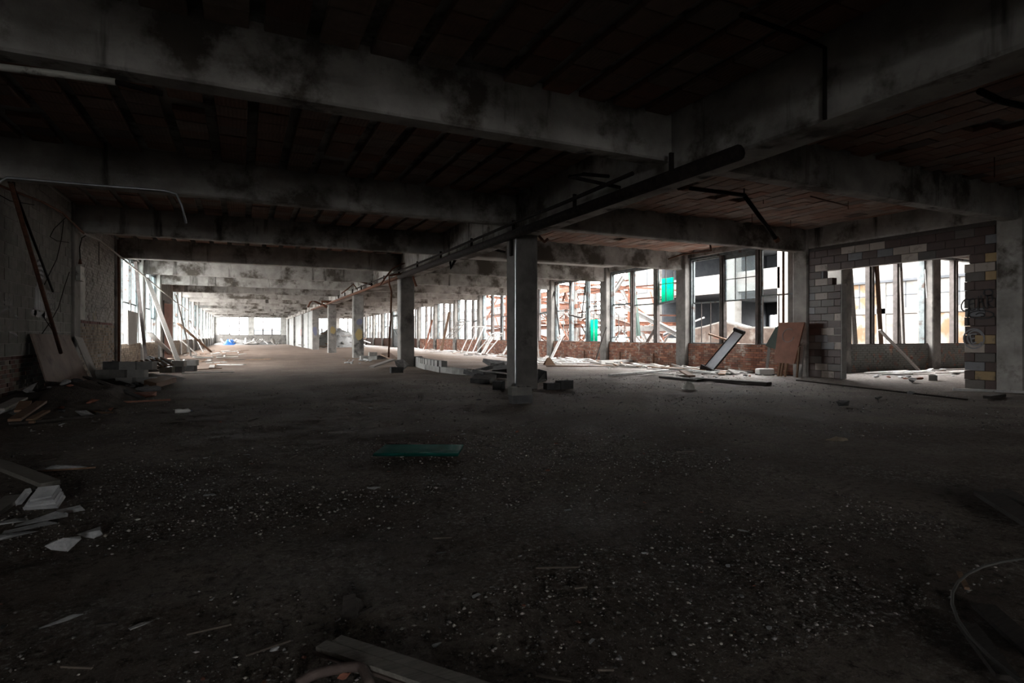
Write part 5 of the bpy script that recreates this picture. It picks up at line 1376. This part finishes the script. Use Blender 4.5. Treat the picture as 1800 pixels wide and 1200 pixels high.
# broken clay pipe rim
rimp = [fl(522, 1203, .03), fl(545, 1188, .04), fl(580, 1177, .05), (fl(628, 1171, .05)), fl(640, 1180, .045), fl(650, 1205, .03)]
cp = empty('clay_pipe_fragment', rimp[2], label='pinkish broken clay pipe rim beside the grooved board', cat='pipe fragment')
MB().tube([Vector(p) for p in smoothed([tuple(p) for p in rimp], 3)], .018, 7).build('rim', 'brick_rim' if 'brick_rim' in MATS else 'glazed_beige', cp, smooth=True)
MB().slab([fl(592, 1192, .02), fl(602, 1195, .02), fl(612, 1183, .04), fl(600, 1182, .04)], .02).build('shard', 'brick_red_loose', cp)
p = fl(618, 1078); MB().slab([p + Vector((-.05, -.03, 0)), p + Vector((.01, -.06, 0)), p + Vector((.02, .02, .075)), p + Vector((-.03, .03, .07))], .006).slab([p + Vector((.01, -.06, 0)), p + Vector((.07, .02, .0)), p + Vector((.05, .05, .03)), p + Vector((.02, .02, .06))], .006).build('folded_card', 'board_dark', label='dark folded scrap standing on the near dirt', cat='scrap')
# street-side foreground lumps and boards
pl_ = [fl(-45, 806, .06), fl(0, 816, .065), fl(45, 833, .05), fl(88, 850, .03)]
mb = MB()
for i in range(3): mb.bar(pl_[i], pl_[i + 1] + (pl_[i + 1] - pl_[i]) * .02, .13, .035)
mb.build('bowed_plank', 'near_board', label='bowed brown plank end entering at the street-side edge', cat='board')
plank(fl(-20, 905, .03), fl(26, 873, .03), .11, .03, 'near_board', 'short brown board by the pale flaked slabs')
plank(fl(66, 828, .012), fl(168, 821, .012), .02, .012, 'board_brown', 'thin lath under the long white stone')
for i, (px, py, sx_, sy_, sz_, rz, k, lab) in enumerate((
    (112, 826, .34, .16, .12, -.3, 1, 'long white stone lying on the thin lath'),
    (76, 917, .28, .20, .16, .3, 0, 'white rounded stone before the flaked slabs'),
    (125, 899, .17, .10, .09, .2, 2, 'small grey stone right of the flaked slabs'),
    (102, 904, .12, .09, .06, .9, 3, 'smallest grey stone between the flaked slabs and the white stone'),
    (158, 941, .18, .13, .11, -.4, 4, 'grey angular stone at the head of the pale grit'),
    (119, 962, .18, .14, .13, .5, 5, 'pale angular stone nearest below the flaked slabs'),
    (14, 944, .26, .18, .06, .2, 1, 'thin pale flake at the picture edge'),
    (56, 928, .30, .12, .06, .5, 2, 'long thin flake in front of the white rounded stone'),
    (22, 918, .22, .16, .06, .1, 3, 'grey flake behind the thin pale flake'),
    (110, 1090, .16, .06, .05, .4, 0, 'greyish long stone on the near street-side dirt'),
    (246, 1098, .12, .05, .03, .5, 3, 'tan flat chip on the near street-side dirt'),
    (767, 1133, .05, .04, .03, .3, 1, 'pale chip behind the grooved board'),
    (838, 1046, .05, .04, .03, .3, 2, 'whitish pebble in the middle near dirt'),
    (1352, 1102, .035, .03, .02, .3, 4, 'pale pebble on the near courtyard-side dirt'),
    (660, 857, .12, .06, .035, -.1, 5, 'flat tan chip past the pale grit'),
    (480, 1140, .05, .03, .03, .2, 4, 'white chip near the head of the grooved board'))):
    inst('stone', CH_['plaster_chunk' if 'tan' not in lab else 'concrete_chunk'][k], fl(px, py) - Vector((0, 0, .008)), (0, 0, rz), (sx_ * 1.1, sy_ * 1.2, sz_ * 1.1), label=lab, cat='stone')
fs_ = empty('flaked_slab', fl(65, 888), label='pale slab split into tilted flakes on the street-side dirt', cat='stone slab')
for i in range(4):
    a = fl(40 + i * 4, 893 - i * 5, .01 + .02 * i); b_ = fl(100 - i * 3, 889 - i * 6, .02 + .02 * i)
    MB().slab([a, b_, b_ + Vector((.02, .10, .05)), a + Vector((.02, .10, .06))], .022).build('flake', 'plaster_chunk', fs_)
MB().slab([fl(28, 888, .02), fl(38, 886, .02), fl(56, 864, .12), fl(46, 866, .12)], .03).build('flake', 'plaster_chunk', fs_)
# crushed bottle, rag, black lumps
bo = fl(322, 726); bt_ = empty('plastic_bottle', bo, label='crushed pale plastic bottle on the dirt before the block pile', cat='bottle')
MB().tube([bo + Vector((-.11, 0, .035)), bo + Vector((-.05, .01, .035)), bo + Vector((.0, .01, .03)), bo + Vector((.06, .02, .035)), bo + Vector((.10, .02, .03))], [.033, .036, .03, .036, .014], 8).build('body', 'white_foam', bt_, smooth=True)
MB().tube([bo + Vector((.10, .02, .03)), bo + Vector((.125, .022, .03))], .014, 8).build('cap', 'paint_blue', bt_)
rg = fl(1472, 772)
mound(rg.x, rg.y, .20, .12, .07, 'crumpled_rag', 'cloth_cream', 'crumpled cream rag on the dark floor before the block wall', 20, 12, 12)['kind'] = 'thing'
inst('black_lump', CH_['cinder_dark'][0], fl(1600, 694), (0, 0, .3), (.28, .22, .24), label='round black lump on the floor before the wall opening', cat='lump')
inst('black_lump', CH_['cinder_dark'][1], fl(1545, 701), (0, 0, .2), (.34, .16, .12), label='flat black lump left of the round one', cat='lump')
inst('black_lump', CH_['cinder_dark'][4], fl(1482, 713), (0, 0, .2), (.36, .3, .22), label='dark clod farther out on the dirt from the wall opening', cat='lump')
plank(fl(1675, 684, .03), fl(1830, 690, .03), .05, .05, 'board_white', 'long pale batten on the floor at the block pier')
plank(fl(1735, 698, .03), fl(1762, 694, .03), .12, .05, 'board_dark', 'short dark board by the pale batten')
plank(fl(1400, 668, .02), fl(1700, 702, .02), .035, .03, 'dark_iron', 'long thin dark rod lying out from the block wall', 'thin_rod')
for i, (a, b_, w, lab) in enumerate((((1735, 868), (1830, 925), .16, 'weathered board on the dirt at the courtyard-side edge, far one'), ((1760, 862), (1850, 905), .10, 'weathered board on the dirt at the courtyard-side edge, thin one'))):
    plank(fl(a[0], a[1], .03), fl(b_[0], b_[1], .03), w, .03, 'board_dark', lab)
# wire hoop with boards inside it
h1, h2, h3 = fl(1692, 1108, .02), fl(1800, 992, .02), fl(1772, 1188, .02)
ax_, ay_, bx_, by_, cx_, cy2 = h1.x, h1.y, h2.x, h2.y, h3.x, h3.y
dd_ = 2 * (ax_ * (by_ - cy2) + bx_ * (cy2 - ay_) + cx_ * (ay_ - by_))
ux_ = ((ax_**2 + ay_**2) * (by_ - cy2) + (bx_**2 + by_**2) * (cy2 - ay_) + (cx_**2 + cy2**2) * (ay_ - by_)) / dd_
uy_ = ((ax_**2 + ay_**2) * (cx_ - bx_) + (bx_**2 + by_**2) * (ax_ - cx_) + (cx_**2 + cy2**2) * (bx_ - ax_)) / dd_
rr_ = math.hypot(ax_ - ux_, ay_ - uy_)
MB().tube([(ux_ + rr_ * math.cos(2 * math.pi * i / 48), uy_ + rr_ * math.sin(2 * math.pi * i / 48), .045 + .012 * math.sin(4 * math.pi * i / 48)) for i in range(49)], .0065, 7).build('wire_hoop', 'hoop_wire', label='large grey wire hoop on the dirt at the courtyard-side edge', cat='hoop', smooth=True)
plank(fl(1700, 1098, .012), fl(1772, 1192, .012), .07, .02, 'board_dark', 'dark board under the wire hoop, near one')
plank(fl(1728, 1064, .012), fl(1835, 1160, .012), .09, .02, 'board_dark', 'dark board under the wire hoop, far one')
plank(fl(1686, 1006, .01), fl(1700, 1034, .01), .02, .012, 'board_brown', 'thin splintered stick just outside the wire hoop')
